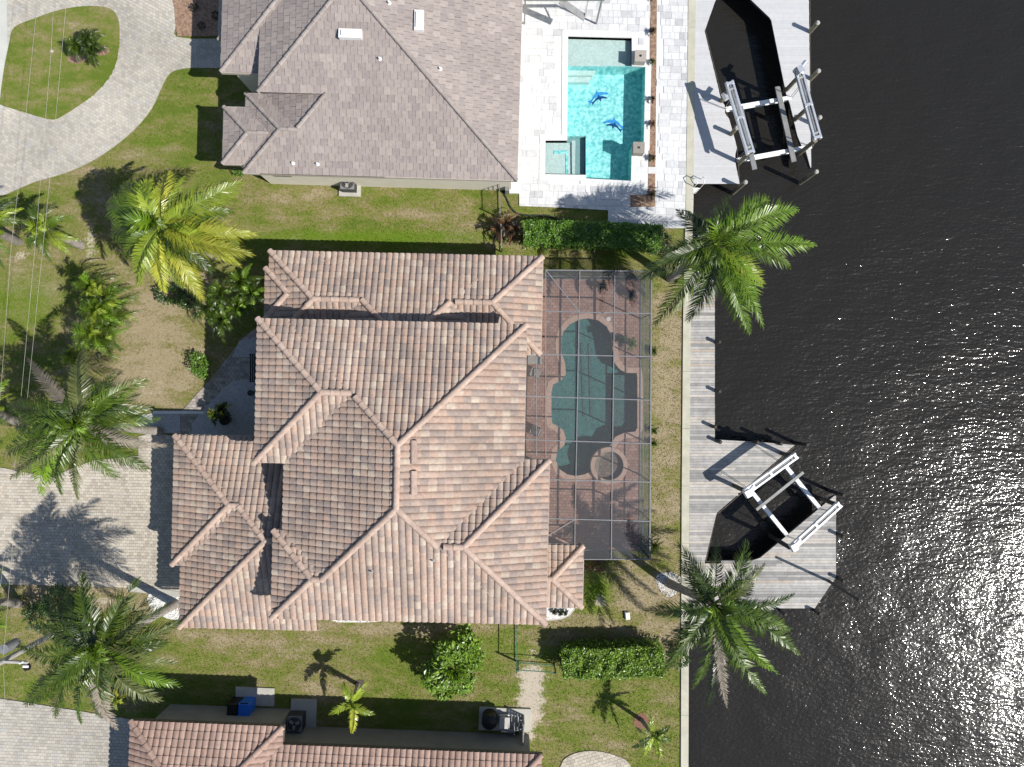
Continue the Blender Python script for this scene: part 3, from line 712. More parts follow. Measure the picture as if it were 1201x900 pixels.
        for i in order[:s.indiv]:
            wc, P0, U, Vd, Nn, rnd = fulls[i]
            o = bpy.data.objects.new('tile', tme); link(o, roof)
            o.matrix_local = Matrix(((U.x, Vd.x, Nn.x, P0.x), (U.y, Vd.y, Nn.y, P0.y), (U.z, Vd.z, Nn.z, P0.z), (0, 0, 0, 1)))
        rest = [fulls[i] for i in order[s.indiv:]]
        if rest:
            P0 = np.array([tuple(f[1]) for f in rest]); UU = np.array([tuple(f[2]) for f in rest]); VV = np.array([tuple(f[3]) for f in rest]); NN = np.array([tuple(f[4]) for f in rest])
            jit = rng.normal(0, .004, len(rest))
            AV = P0[:, None, :] + UU[:, None, :] * TV[None, :, 0, None] + VV[:, None, :] * TV[None, :, 1, None] + NN[:, None, :] * (TV[None, :, 2, None] + jit[:, None, None])
            nvt = len(TV); m_ = M(); AF = []
            quads = [f for f in fs if len(f) == 4]
            base = np.array(quads); FF = (base[None] + (np.arange(len(rest)) * nvt)[:, None, None]).reshape(-1, 4)
            R = np.repeat([f[5] for f in rest], len(quads))
            o = np_obj('field_tiles', AV.reshape(-1, 3), FF, s.mt, roof, face_attr={'rnd': R}, kind='stuff')
            if npf > 2:
                sm = np.tile(np.array([i < npf - 1 for i in range(len(quads))]), len(rest)); o.data.polygons.foreach_set('use_smooth', sm)
        if part_f:
            me = bpy.data.meshes.new('cut_tiles'); me.from_pydata(part_v, [], part_f); me.materials.append(s.mt)
            at = me.attributes.new('rnd', 'FLOAT', 'FACE'); at.data.foreach_set('value', part_r)
            tag(link(bpy.data.objects.new('cut_tiles', me), roof), kind='stuff')
        # ridge and hip caps
        cm = M(); nseg = 6; r0 = s.caprad; r1 = r0 * .88; CL = s.caplen; vsc = []
        for y_, r_ in ((0, r0), (CL * 1.08, r1)):
            for i in range(nseg + 1):
                t = math.pi * i / nseg; vsc.append((-math.cos(t) * r_, y_, math.sin(t) * r_ * .8 + (.02 if y_ == 0 else 0)))
        cm.add(vsc, [(i + 1, i, i + nseg + 1, i + nseg + 2) for i in range(nseg)], True)
        cm.f = [f[::-1] for f in cm.f]
        cm.add(vsc[:nseg + 1] , [tuple(range(nseg + 1))[::-1]])
        cme = cm.mesh('ridge_tile', s.capmt); caps = []
        for p0, p1, own in s.lines:
            A_ = s.wor(*p0); B_ = s.wor(*p1); dv = (B_ - A_); nL = max(1, int(dv.length / CL)); st = dv / nL; dn = dv.normalized()
            for i in range(nL):
                P = A_ + st * i; c_ = P + st * .5; lx, ly = s.loc(c_.x, c_.y)
                if abs(c_.x) > 30 or abs(c_.y) > 27.5: continue
                hh_, ii = s.height(lx, ly, own)
                if hh_ > c_.z - .03: continue
                side = dn.cross(Vector((0, 0, 1))).normalized(); up = side.cross(dn)
                caps.append((P, side, dn, up, st.length / CL))
        caps.sort(key=lambda c: (c[0].x - s.near[0]) ** 2 + (c[0].y - s.near[1]) ** 2)
        for P, sd, dn, up, q in caps[:s.capn]:
            P = P + up * (.015 + lift)
            o = bpy.data.objects.new('ridge_tile', cme); link(o, roof)
            o.matrix_local = Matrix(((sd.x, dn.x * q, up.x, P.x), (sd.y, dn.y * q, up.y, P.y), (sd.z, dn.z * q, up.z, P.z), (0, 0, 0, 1)))
        print('roof', len(fulls), 'cut', len(part_f), 'caps', len(caps))
        if len(caps) > s.capn:
            mm = M()
            for P, sd, dn, up, q in caps[s.capn:]:
                P = P + up * (.015 + lift); mm.add([P + sd * v[0] + dn * q * v[1] + up * v[2] for v in vsc], [tuple(f) for f in cm.f[:nseg]], True)
            mm.obj('ridge_tiles', s.capmt, roof, kind='stuff')
        # walls, fascia
        for k, (x0, x1, y0, y1, ze, wl) in enumerate(s.hips):
            if not wl: continue
            ins_ = s.over + .004 * k
            P = [s.wor(x0 + ins_, y0 + ins_), s.wor(x1 - ins_, y0 + ins_), s.wor(x1 - ins_, y1 - ins_), s.wor(x0 + ins_, y1 - ins_)]
            mm = M(); mm.prism([(p.x, p.y) for p in P], 0, ze - .10 - .004 * k); mm.obj('wall', s.wallmat, house)
            fm = M(); e_ = .015 + .003 * k
            P = [s.wor(x0 - e_, y0 - e_, ze - .10), s.wor(x1 + e_, y0 - e_, ze - .10), s.wor(x1 + e_, y1 + e_, ze - .10), s.wor(x0 - e_, y1 + e_, ze - .10)]
            for i in range(4):
                a_, b_ = P[i], P[(i + 1) % 4]; nn = max(2, int((b_ - a_).length / .4)); run = None
                for q in range(nn + 1):
                    mid = a_.lerp(b_, (q + .5) / nn) if q < nn else None
                    vis = False
                    if mid is not None:
                        lx, ly = s.loc(mid.x, mid.y); hh_, ii = s.height(lx, ly, k); vis = not (hh_ > ze - .05 and ii > .06)
                    if vis and run is None: run = q / nn
                    if not vis and run is not None:
                        M().beam(a_.lerp(b_, run), a_.lerp(b_, q / nn), .03, .20).obj('fascia', fascia, house); run = None
        return roof

# ---- main house ----
R1 = Roof(-1.25, .30, .37, s_profile(.30), .042, False, MT['tile'], MT['cap'])
R1.wallmat = MT['stucco']; R1.near = (-2.5, 0.5)
def X(R, px_, py_, z): return R.px(px_, py_, z)[0]
def Y(R, px_, py_, z): return R.px(px_, py_, z)[1]
zB = 5.4; zA = 3.0
Bn = Y(R1, 460, 377.5, zB); Bs = Y(R1, 510, 729, zB); Be = X(R1, 616, 460, zB); Bw = X(R1, 333, 580, zB)
hB = (Be - Bw) / 2
Bw1 = X(R1, 301, 455, zB); B1s = Y(R1, 298, 542, zB)
W2n = Y(R1, 325, 622, zB); W2w = X(R1, 320, 670, zB)
E3n = Y(R1, 643, 540, zB); E3e = X(R1, 642, 640, zB)
R1.hip(Bw, Be, Bs, Bn, zB)
R1.hip(Bw1, Bw1 + (Bn - B1s) + 4.0, B1s, Bn, zB, skip='E', lines=('SW', 'NW'))
R1.hip(W2w, W2w + (W2n - Bs) + 4.5, Bs, W2n, zB, skip='E', lines=('SW', 'NW'))
R1.hip(E3e - (E3n - Bs) - 3.5, E3e, Bs, E3n, zB, skip='W', lines=('SE', 'NE'))
An = Y(R1, 470, 298, zA)
E1w = X(R1, 317, 292, zA); E1s = An - 2 * (X(R1, 367, 343, 3.95) - E1w)
E2e = X(R1, 635, 360, zA); E2s = Y(R1, 633, 416, zA)
Aw = E1w + 2.35; Ae = E2e - 2.0
R1.hip(Aw, Ae, An - 12, An, zA, skip='SEW' if False else 'S', lines=('NW', 'NE'))
R1.hip(E1w, E1w + (An - E1s) + 2.2, E1s, An, zA, skip='E', lines=('SW', 'NW'))
R1.hip(E2e - (An - E2s) - 2.2, E2e, E2s, An, zA, skip='W', lines=('SE', 'NE'))
E0n = Y(R1, 313, 315, zA); E0w = X(R1, 311, 350, zA)
R1.hip(E0w, E0w + 3.6, E0n - 2.5, E0n, zA - .02, skip='E', lines=('SW', 'NW'))
Cn = Y(R1, 255, 512, zA); Cs = Y(R1, 290, 737, zA); Cw = X(R1, 212, 690, zA); CWw = X(R1, 204, 585, zA); CWs = Y(R1, 202, 662, zA)
Ce = X(R1, 372, 735, zA)
R1.hip(Cw, Cw + (Cs * -1 + Cn) + 3.5, Cs, Cn, zA, skip='ES', lines=('SW', 'NW')); R1.hips[-1] = (Cw, Ce + 4, Cs, Cn, zA, False); R1.hips.append((Cw, Ce, Cs, Cn, zA - .05, True))
R1.hip(CWw, CWw + (Cn - CWs) + 2.5, CWs, Cn, zA, skip='E', lines=('SW', 'NW'))
D0 = Y(R1, 665, 640, 2.9); D1 = Y(R1, 665, 712, 2.9); De = X(R1, 683, 676, 2.9)
R1.hip(De - (D0 - D1) - 1.5, De, D1, D0, 2.9, skip='W', lines=('SE', 'NE'))
# overhanging strip of the garage roof that runs on east to x = 372
R1.plane('S', Cs, zA, [(Cw, 0), (Ce, 0), (Ce, (Cn - Cs) / 2 * SF), (Cw + (Cn - Cs) / 2, (Cn - Cs) / 2 * SF)])
h1 = thing('tile_roof_house', 'large house with blended terracotta barrel tile hip roof beside the screened pool', 'house', (-5, -3, 0))
R1.build(h1, MT['underlay'], MT['fascia'])
for a, b in (((485, 517), (485, 545)), ((485, 553), (485, 581))):
    mm = M(); zz = 6.9; p, q = gv(*a, z=7.45), gv(*b, z=7.45); p.z = q.z = zB + (Be - p.x) * PITCH + .12
    mm.beam(p, q, .26, .12); mm.beam(p + Vector((0, 0, .07)), q + Vector((0, 0, .07)), .16, .04); mm.obj('roof_vent', MT['cap'], h1)
for a in ((437, 669), (509, 655)):
    p = gv(*a, z=6.2); z_ = zB + (p.y - Bs) * PITCH
    mm = M(); mm.cyl((p.x, p.y, z_), (p.x, p.y, z_ + .22), .035); mm.cyl((p.x, p.y, z_ + .02), (p.x, p.y, z_ + .05), .07); mm.obj('vent_pipe', MT['pilecap'], h1)
# garage door, front windows and door on the west walls (mostly under the eaves)
mm = M(); gx = Cw + .50
for i in range(4): 
    p = R1.wor(gx, (Cn + Cs) / 2 - .6, .30 + i * .56); mm.box(p, (.06, 4.9, .53), R1.th)
mm.obj('garage_door', MT['white'], h1)

for wx_ in (-8.2, -5.4, -2.6):
    p = R1.wor(wx_, Bs + .50, 1.9); mm = M(); mm.box(p, (1.3, .08, 1.3), R1.th); o = mm.obj('window', MT['white'], h1)
    p = R1.wor(wx_, Bs + .45, 1.9); mm = M(); mm.box(p, (1.14, .03, 1.14), R1.th); mm.obj('pane', MT['skylight_g'], o)
# ---- north neighbour ----
R2 = Roof(-1.6, .33, .34, f_profile(.33), .018, True, MT['tile_n'], MT['cap_n'], caplen=.40, caprad=.105)
R2.over = .30; R2.wallmat = MT['stucco_n']; R2.near = g(450, 160)
zN = 3.0
Ns = Y(R2, 450, 207.5, zN); Ne = X(R2, 609.5, 100, zN)
N1w = X(R2, 303, 204, zN) + .0
# main lower hip: SW corner chosen so that its hip passes (350,145) and (378,112)
p_ = R2.px(364, 128, 4.25); d_ = (p_[1] - Ns); N1w = p_[0] - d_
R2.hip(N1w, Ne, Ns, Ns + 17.5, zN, skip='E', lines=()); R2.lines.clear()
# N4: raised block, coplanar south slope
z4 = zN + 3.48 * PITCH; c4 = R2.px(303, 108, z4); e4 = Ns + (z4 - zN) / PITCH
hipx = N1w + (e4 - Ns)
R2.lines.append(((N1w, Ns, zN), (hipx, e4, z4), 0))
x4 = c4[0]; top = 17.5 / 2
L4 = (hipx - x4)
top = (Ne - x4 + (e4 - Ns)) / 2; hw = (Ne - N1w) / 2
R2.plane('S', Ns, zN, [(x4, (e4 - Ns) * SF), (hipx, (e4 - Ns) * SF), (N1w + hw, hw * SF), (Ne - top, top * SF)])
R2.plane('E', Ne, zN, [(Ns, 0), (Ns + 17.5, 0), (Ns + 17.5, top * SF), (Ns + top, top * SF)])
R2.lines.append(((Ne, Ns, zN), (Ne - top, Ns + top, zN + top * PITCH), 0))
R2.plane('W', x4, z4, [(-(e4 + 9), 0), (-e4, 0), (-(e4 + 4.3), 4.3 * SF), (-(e4 + 9), 4.3 * SF)])
R2.hips.append((x4 - .001, x4 + 8, e4 - .001, e4 + 12, z4, False))
R2.lines.append(((x4, e4, z4), (x4 + 4.3, e4 + 4.3, z4 + 4.3 * PITCH), 1))
N2w = X(R2, 287, 170, zN); N2n = Y(R2, 290, 110, zN)
R2.hip(N2w, N2w + (N2n - Ns) + 3, Ns, N2n, zN, skip='E', lines=('SW', 'NW'))
N3w = X(R2, 262, 160, zN); N3n = Y(R2, 266, 126, zN); N3s = Y(R2, 261, 192, zN)
R2.hip(N3w, N3w + (N3n - N3s) + 1.5, N3s, N3n, zN, skip='E', lines=('SW', 'NW'))
N5w = X(R2, 260, 60, 3.6); N5s = Y(R2, 280, 85, 3.6)
R2.hip(N5w, N5w + 9, N5s, N5s + 7.6, 3.6, skip='EN', lines=('SW',))
N6w = X(R2, 257, 30, 3.2); N6s = Y(R2, 262, 47.5, 3.2)
R2.hip(N6w, N6w + 5, N6s, N6s + 3.3, 3.2, skip='E', lines=('SW', 'NW'))
h2 = thing('flat_tile_house', 'neighbouring house with grey brown flat tile roof and two skylights', 'house', (-7, 15, 0))
R2.build(h2, MT['underlay'], MT['fascia'])
def roof_z2(p): return zN + (R2.loc(p.x, p.y)[1] - Ns) * PITCH
for (a, sx, sy, nm, onE) in (((409, 36), 1.05, .40, 'skylight', 0), ((489, 15), .42, .92, 'skylight', 1)):
    p = gv(*a, z=5.6)
    z_ = min(roof_z2(p), zN + (Ne - R2.loc(p.x, p.y)[0]) * PITCH)
    mm = M(); mm.box((p.x, p.y, z_ + .10), (sx, sy, .26), R2.th); o = mm.obj('skylight', MT['white'], h2)
    mm = M(); mm.box((p.x, p.y, z_ + .26), (sx - .1, sy - .1, .08), R2.th, .8); mm.obj('dome', MT['skylight'], o)
for a in ((341, 189), (370, 190), (443, 63), (456, 2), (514, 70)):
    p = gv(*a, z=3.6); z_ = roof_z2(p) if a[0] < 450 or a[1] > 150 else min(roof_z2(p), zN + (Ne - p.x) * PITCH)
    if a[1] < 100: p = gv(*a, z=5.4); z_ = min(roof_z2(p), zN + (Ne - R2.loc(p.x, p.y)[0]) * PITCH)
    mm = M(); mm.cyl((p.x, p.y, z_ - .1), (p.x, p.y, z_ + .2), .045); mm.cyl((p.x, p.y, z_ + .02), (p.x, p.y, z_ + .05), .09); mm.obj('vent_pipe', MT['white'], h2)
mm = M(); p = R2.wor(R2.px(330, 214, 1.8)[0], Ns + .29, 1.7); mm.box(p, (.9, .05, .35), R2.th); mm.obj('window', MT['greymetal'], h2)
# ---- south neighbour ----
R3 = Roof(-2.2, .30, .37, s_profile(.30), .034, False, MT['tile_s'], MT['tile_s'])
R3.wallmat = MT['stucco_s']; R3.near = g(330, 880)
S1n = Y(R3, 240, 848.5, zN); S1w = X(R3, 153, 870, zN); S1e = X(R3, 332, 862, zN); S2n = Y(R3, 480, 879, zN); S2e = X(R3, 635, 890, zN)
R3.hip(S1w, S1e, S1n - 9, S1n, zN, skip='S', lines=('NW', 'NE'))
R3.hip(S1w + .6, S2e, S2n - 14, S2n, zN, skip='SW', lines=('NE',))
h3 = thing('pink_roof_house', 'neighbouring house with plain pinkish barrel tile roof at the bottom edge', 'house', (-8, -24, 0))
R3.build(h3, MT['underlay'], MT['fascia_d'])

# ------------------------------------------------------------------ seawall
sea = thing('seawall', 'pale concrete seawall cap running along the canal edge', 'seawall', (9.2, 0, 0))
yy = [60] + [22 - i * 3.05 for i in range(16)] + [-60]
for i in range(len(yy) - 1):
    a, b = yy[i], yy[i + 1]; xa, xb = float(edge_x(a)), float(edge_x(b)); gp = .006
    mm = M(); mm.prism([(xa - .36, a - gp), (xa + .04, a - gp), (xb + .04, b + gp), (xb - .36, b + gp)], -.25, .075 + (i % 2) * .002); mm.obj('cap_section', MT['cap_conc'], sea)
    mm = M(); mm.prism([(xa - .25, a), (xa - .05, a), (xb - .05, b), (xb - .25, b)], -2.5, -.2); mm.obj('wall_panel', MT['joist'], sea)

# ------------------------------------------------------------------ docks
def spans(poly, y):
    xs_ = []; n = len(poly)
    for i in range(n):
        x0, y0 = poly[i]; x1, y1 = poly[(i + 1) % n]
        if (y0 > y) != (y1 > y): xs_.append((x1 - x0) * (y - y0) / (y1 - y0) + x0)
    return sorted(xs_)
def planks(parent, poly, wd, gap, z0, z1, mt, maxlen=4.2, name='plank', seed=1):
    r = random.Random(seed); y0 = min(p[1] for p in poly); y1 = max(p[1] for p in poly); y = y0; n = 0
    while y < y1 - .02:
        ya, yb = y + gap / 2, min(y + wd - gap / 2, y1); sa, sb = spans(poly, ya + 1e-4), spans(poly, yb - 1e-4)
        if len(sa) != len(sb): sm = spans(poly, (ya + yb) / 2); sa = sb = sm
        for i in range(0, len(sa) - 1, 2):
            a0, a1, b0, b1 = sa[i], sa[i + 1], sb[i], sb[i + 1]
            L_ = a1 - a0; k = max(1, math.ceil(L_ / maxlen)); cut = [0] + [min(.9, max(.1, (j + r.uniform(-.25, .25)) / k)) for j in range(1, k)] + [1]
            for j in range(k):
                g0 = .004 if j else 0; t0, t1 = cut[j], cut[j + 1]; dz = r.uniform(-.006, .004)
                ov_ = r.uniform(0, .012)
                Pp = [(a0 + (a1 - a0) * t0 + g0, ya), (a0 + (a1 - a0) * t1 - .003 + (ov_ if j == k - 1 else 0), ya), (b0 + (b1 - b0) * t1 - .003 + (ov_ if j == k - 1 else 0), yb), (b0 + (b1 - b0) * t0 + g0, yb)]
                if parea(Pp) < .004: continue
                mm = M(); mm.prism(Pp, z0 + dz, z1 + dz); mm.obj(name, mt, parent); n += 1
        y += wd
    print('planks', n)
wd1 = thing('wooden_dock', 'weathered grey timber dock with a boat slip in the lower part of the canal bank', 'dock', (*g(820, 620), 0))
poly = gl([(810, 318), (838, 318), (838, 516), (933, 521), (840, 602), (826, 660), (888, 657), (980, 580), (980, 677), (955, 713.5), (808, 713.5), (808.5, 517)])
planks(wd1, poly, .150, .010, .0, .045, MT['wood'], 3.7)
mm = M()
for a, b in (((837, 320), (837, 515)), ((840, 518.5), (930, 522.5)), ((931, 524), (841, 602.5)), ((839, 604), (827, 659)), ((827, 658.5), (888, 656)), ((889, 656), (978.5, 581)), ((978.5, 583), (978.5, 676)), ((978.5, 677), (954, 712)), ((953, 712.5), (810, 712.5))):
    mm.beam(gv(*a, z=-.13), gv(*b, z=-.13), .06, .22)
mm.obj('rim_joist', MT['joist'], wd1)
nd = thing('composite_dock', 'smooth light grey dock with pointed boat slip at the top of the canal bank', 'dock', (*g(840, 60), 0))
polyL = gl([(814, -60), (840, -60), (840, -2), (826, 37), (846, 120), (850, 124), (850, 134), (855, 140), (864, 174), (862, 182), (862, 190), (867, 216), (812.5, 216)])
planks(nd, polyL, .145, .003, .0, .045, MT['compo'], 6, seed=5)
polyR = gl([(862, -60), (947.5, -60), (949.5, 110), (951, 200), (945, 178), (940, 172), (935, 160), (926, 122), (922, 112), (904, 23), (879, -1), (862, -12)])
planks(nd, polyR, .145, .003, .0, .045, MT['compo'], 6, seed=6)
mm = M()
for L_ in ([(840, -10), (826.5, 37), (847, 120), (855, 145), (863.5, 175), (866.5, 214), (816, 215)], [(880, 0), (905, 23), (922.5, 110), (935.5, 160), (950, 198), (949, 0)]):
    for a, b in zip(L_[:-1], L_[1:]): mm.beam(gv(*a, z=-.14), gv(*b, z=-.14), .05, .24)
mm.obj('rim_joist', MT['joist'], nd)
# dock pilings
def piling(mt, ht, r=.115, capm=None):
    t = thing('dock_piling', '', 'piling', (0, 0, 0))
    M().cyl((0, 0, ZW - .8), (0, 0, ht - .03), r, r * .96, 12).obj('post', mt, t)
    M().cyl((0, 0, ht - .03), (0, 0, ht + .04), r * 1.08, r * .6, 12).obj('post_cap', capm or MT['pilecap'], t)
    return t
pl_N = piling(MT['pile'], 1.05); firstN = True
for lab, (x_, y_) in {'tan dock piling near the top right corner of the grey dock': (949.5, 38), 'tan dock piling beside the upper end of the right aluminium lift beam': (950.5, 93),
                      'tan dock piling hidden partly behind the right aluminium lift beam': (952, 146), 'tan piling standing alone at the tip of the grey dock arm': (948, 208),
                      'tan dock piling left of the left aluminium lift beam': (857, 158), 'tan dock piling at the lower right corner of the grey dock': (867, 220)}.items():
    loc = (*g(x_, y_), 0)
    if firstN: pl_N.location = loc; pl_N['label'] = lab; pl_N['group'] = 'tan pilings of the grey dock'; firstN = False
    else: copy_tree(pl_N, loc, random.random() * 3, lab)
pl_S = piling(MT['pile_d'], .62, .10, MT['joist']); firstS = True
for lab, (x_, y_) in {'upper dark piling on the narrow timber walkway edge': (840, 402), 'middle dark piling on the narrow timber walkway edge': (840, 459), 'dark piling in the inner corner of the timber dock': (841, 517.5),
                      'dark piling midway along the upper edge of the timber dock': (884, 518), 'third dark piling along the upper edge of the timber dock': (911, 519.5), 'dark piling off the upper outer corner of the timber dock': (941, 521),
                      'dark piling at the outer tip of the slip mouth': (983, 579), 'dark piling halfway down the outer edge of the timber dock': (983, 627), 'dark piling at the lower outer corner of the timber dock': (983, 678),
                      'dark piling at the slanted lower corner of the timber dock': (956, 716.5), 'dark piling on the lower edge of the timber dock': (916, 716.5), 'lowest dark piling on the narrow timber walkway': (835, 500)}.items():
    loc = (*g(x_, y_), 0)
    if firstS: pl_S.location = loc; pl_S['label'] = lab; pl_S['group'] = 'dark pilings of the timber dock'; firstS = False
    else: copy_tree(pl_S, loc, random.random() * 3, lab)
t = thing('mooring_pole', 'tall slim dark pole at the lower outer side of the timber dock', 'pole', (*g(971, 681), 0))
M().cyl((*g(971, 681), -1.8), (*g(972, 682), 3.3), .085, .07, 10).obj('shaft', MT['pile_d'], t)
M().cyl((*g(972, 682), 3.3), (*g(972, 682), 3.36), .08, .05, 10).obj('post_cap', MT['joist'], t)
# boat lifts
def boat_lift(name, label, beams, zt, piles, cross, bunks, zc, mt_beam, mt_bunk, mt_cross, pile_mt, motors, pile_r=.12, bunk_w=.26):
    t = thing(name, label, 'boat lift', (*g(*cross[0][0]), 0))
    for a, b in beams:
        a = gv(*a, z=zt); b = gv(*b, z=zt); dd = (b - a).normalized(); sd = dd.cross(Vector((0, 0, 1))) * (.155 if bunk_w > .2 else .12)
        mm = M(); mm.beam(a - sd, b - sd, .10, .20); mm.beam(a + sd, b + sd, .10, .20); o = mm.obj('top_beam', mt_beam, t)
        mm = M(); mm.cyl(a + dd * .15 + Vector((0, 0, .0)), b - dd * .15, .055, n=8); mm.obj('drive_shaft', MT['greymetal'], o)
        mm = M()
        for f in (.03, .5, .97): mm.beam(a.lerp(b, f) - sd * 1.3 + Vector((0, 0, .11)), a.lerp(b, f) + sd * 1.3 + Vector((0, 0, .11)), .14, .025)
        mm.obj('plate', mt_beam, o)
        for f in (.10, .90):
            mm = M(); q = a.lerp(b, f); mm.cyl(q - sd * .6, q + sd * .6, .10, n=10); mm.obj('winder', MT['greymetal'], o)
    for p in piles:
        q = gv(*p[:2], z=0); mm = M(); mm.cyl((q.x, q.y, ZW - .8), (q.x, q.y, zt - .10), pile_r, pile_r * .95, 12); mm.obj('pile', pile_mt, t)
    for k, (a, b) in enumerate(cross):
        mm = M(); a_ = gv(*a, z=zc); b_ = gv(*b, z=zc); mm.beam(a_, b_, .20, .05); mm.beam(a_ - Vector((0, 0, .12)), b_ - Vector((0, 0, .12)), .06, .2); mm.beam(a_ - Vector((0, 0, .24)), b_ - Vector((0, 0, .24)), .20, .04)
        mm.obj('cradle_beam', mt_cross, t)
        mm = M()
        for q, bi in ((a_, 0), (b_, 1)):
            A0 = gv(*beams[bi][0], z=zt); B0 = gv(*beams[bi][1], z=zt); tt = max(.06, min(.94, (q - A0).dot(B0 - A0) / (B0 - A0).length_squared)); top_ = A0.lerp(B0, tt)
            for off in (-.06, .06): mm.cyl(q + Vector((off, 0, 0)), top_ + Vector((off, 0, 0)), .014, n=5, cap=False)
        mm.obj('cable', MT['greymetal'], t)
    for a, b in bunks:
        mm = M(); mm.beam(gv(*a, z=zc + .16), gv(*b, z=zc + .16), bunk_w, .10); o = mm.obj('bunk', mt_bunk, t)
        mm = M()
        for a2, b2 in cross: 
            pass
    for (x_, y_, zz) in motors:
        mm = M(); q = gv(x_, y_, z=zz); mm.box((q.x, q.y, zz), (.34, .42, .3), .5, .85); mm.cyl((q.x + .1, q.y + .15, zz), (q.x + .3, q.y + .42, zz), .11, n=10); mm.obj('motor', mt_beam, t)
    return t
boat_lift('aluminium_boat_lift', 'empty aluminium boat lift over the slip of the light grey dock', [((855, 96), (880.5, 181)), ((936.5, 83), (959, 164))], 1.85,
          [(845.5, 119), (867, 191), (922, 106), (932, 141), (940, 178)], [((851, 128), (928, 114.5)), ((864, 188), (952, 172))],
          [((911.5, 102), (931, 190)), ((868, 125), (885, 199))], .05, MT['alu'], MT['greymetal'], MT['white'], MT['pile'], [(938, 82, 2.05), (852, 112, 1.0)])
boat_lift('white_boat_lift', 'empty white boat lift over the slip of the timber dock', [((873.5, 578), (934, 534)), ((929, 642), (985, 591))], 1.75,
          [(861, 570), (917, 532), (912, 634), (965, 586)], [((881, 576), (924, 629)), ((921, 546), (962, 597))],
          [((887, 598), (942, 554))], .0, MT['white'], MT['greymetal'], MT['white'], MT['pile_d'], [(877, 579, 1.8), (931, 642, 1.8)], bunk_w=.15)
# cleats / ladder on docks
t = thing('dock_ladder', 'bent metal ladder rails at the bottom corner of the grey dock', 'ladder', (*g(818, 213), 0))
for dx_ in (-4, 4):
    c0 = gv(818 + dx_, 213, z=.0); pts_ = [c0 + Vector((0, .1, .04)), c0 + Vector((0, .1, .55)), c0 + Vector((0, -.1, .75)), c0 + Vector((0, -.3, .6)), c0 + Vector((0, -.32, -1.3))]
    M().path(pts_, [.022] * 5, 6).obj('rail', MT['white'], t)
for i in range(4): M().beam(gv(814, 213, z=0) + Vector((0, -.32, -.2 - i * .28)), gv(822, 213, z=0) + Vector((0, -.32, -.2 - i * .28)), .07, .03).obj('rung', MT['white'], t)

# ------------------------------------------------------------------ pools
def basin(name, poly, depth, mt, parent, top=.0, wallmt=None):
    P = poly if parea(poly) > 0 else poly[::-1]; n = len(P)
    m_ = M(); m_.add([(p[0], p[1], top) for p in P] + [(p[0], p[1], -depth) for p in P], [((i + 1) % n, i, i + n, (i + 1) % n + n)[::-1] for i in range(n)])
    m_.obj('basin_wall', wallmt or mt, parent)
    f = M(); f.sheet(P, [], -depth); return f.obj('basin_floor', mt, parent)
def coping_ring(poly, wid, z0, z1, mt, parent, step=.45, name='coping_stone', out=.0):
    P = poly if parea(poly) > 0 else poly[::-1]; O = offset_poly(P, wid); I = offset_poly(P, -out); n = len(P); c = 0
    for i in range(n):
        j = (i + 1) % n; a, b, oa, ob = Vector(I[i]), Vector(I[j]), Vector(O[i]), Vector(O[j]); k = max(1, round((b - a).length / step)); 
        for q in range(k):
            t0 = q / k; t1 = (q + 1) / k; e = .004 / max(.05, (b - a).length)
            pts_ = [a.lerp(b, t0 + e), oa.lerp(ob, t0 + e), oa.lerp(ob, t1 - e), a.lerp(b, t1 - e)]
            mm = M(); mm.prism([tuple(p) for p in pts_], z0, z1 + (c % 2) * .001); mm.obj(name, mt, parent); c += 1
t = thing('blue_pool', 'bright turquoise rectangular swimming pool with shallow ledge and square spa', 'pool', (*g(700, 130), 0))
mainN = gl([(664.8, 78), (741, 78), (757, 79), (755, 171), (741, 172), (740, 213), (687, 210), (687, 160), (665, 160)])
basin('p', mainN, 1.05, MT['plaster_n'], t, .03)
ledge = gl([(666, 43), (741, 45), (741, 78), (665.5, 77.5)]); m_ = M(); m_.prism(ledge, -1.2, -.28); m_.obj('tanning_ledge', MT['plaster_pale'], t)
for i, (xx, yy_, dz) in enumerate(((700, 84, -.5), (697, 90, -.72))):
    m_ = M(); m_.prism(gl([(665.2, 78 - .2 * i), (xx, 78.2 - .2 * i), (xx - 4, yy_), (665.2, yy_)]), -1.2 - .01 * i, dz); m_.obj('step', MT['plaster_pale'], t)
m_ = M(); m_.prism(gl([(668, 207), (734, 209), (734, 212.6), (688, 210)]), -1.2, -.5); m_.obj('step', MT['plaster_pale'], t)
spaN = gl([(639, 165), (675, 165), (674, 206), (639, 205)])
m_ = M(); m_.prism(spaN, -1.2, -.38); m_.obj('spa_bench', MT['plaster_pale'], t)
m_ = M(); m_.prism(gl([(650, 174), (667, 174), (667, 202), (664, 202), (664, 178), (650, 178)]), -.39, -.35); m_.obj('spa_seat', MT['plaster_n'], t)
m_ = M(); m_.prism(gl([(665.2, 160.2), (686.5, 160.5), (686, 206), (675, 206), (675.2, 165), (665.2, 165)]), -1.2, -.30); m_.obj('spillway', MT['plaster_dark'], t)
m_ = M(); m_.prism(gl([(671, 163), (675.5, 163), (674.8, 206), (671.5, 206)]), -.5, -.28); m_.obj('spa_wall', MT['plaster_pale'], t)
m_ = M(); m_.sheet(NPOOL if parea(NPOOL) > 0 else NPOOL[::-1], [], -.085); m_.obj('water', MT['pw_n'], t)
coping_ring(NPOOL, .30, .0, .068, MT['coping'], t, out=.01)
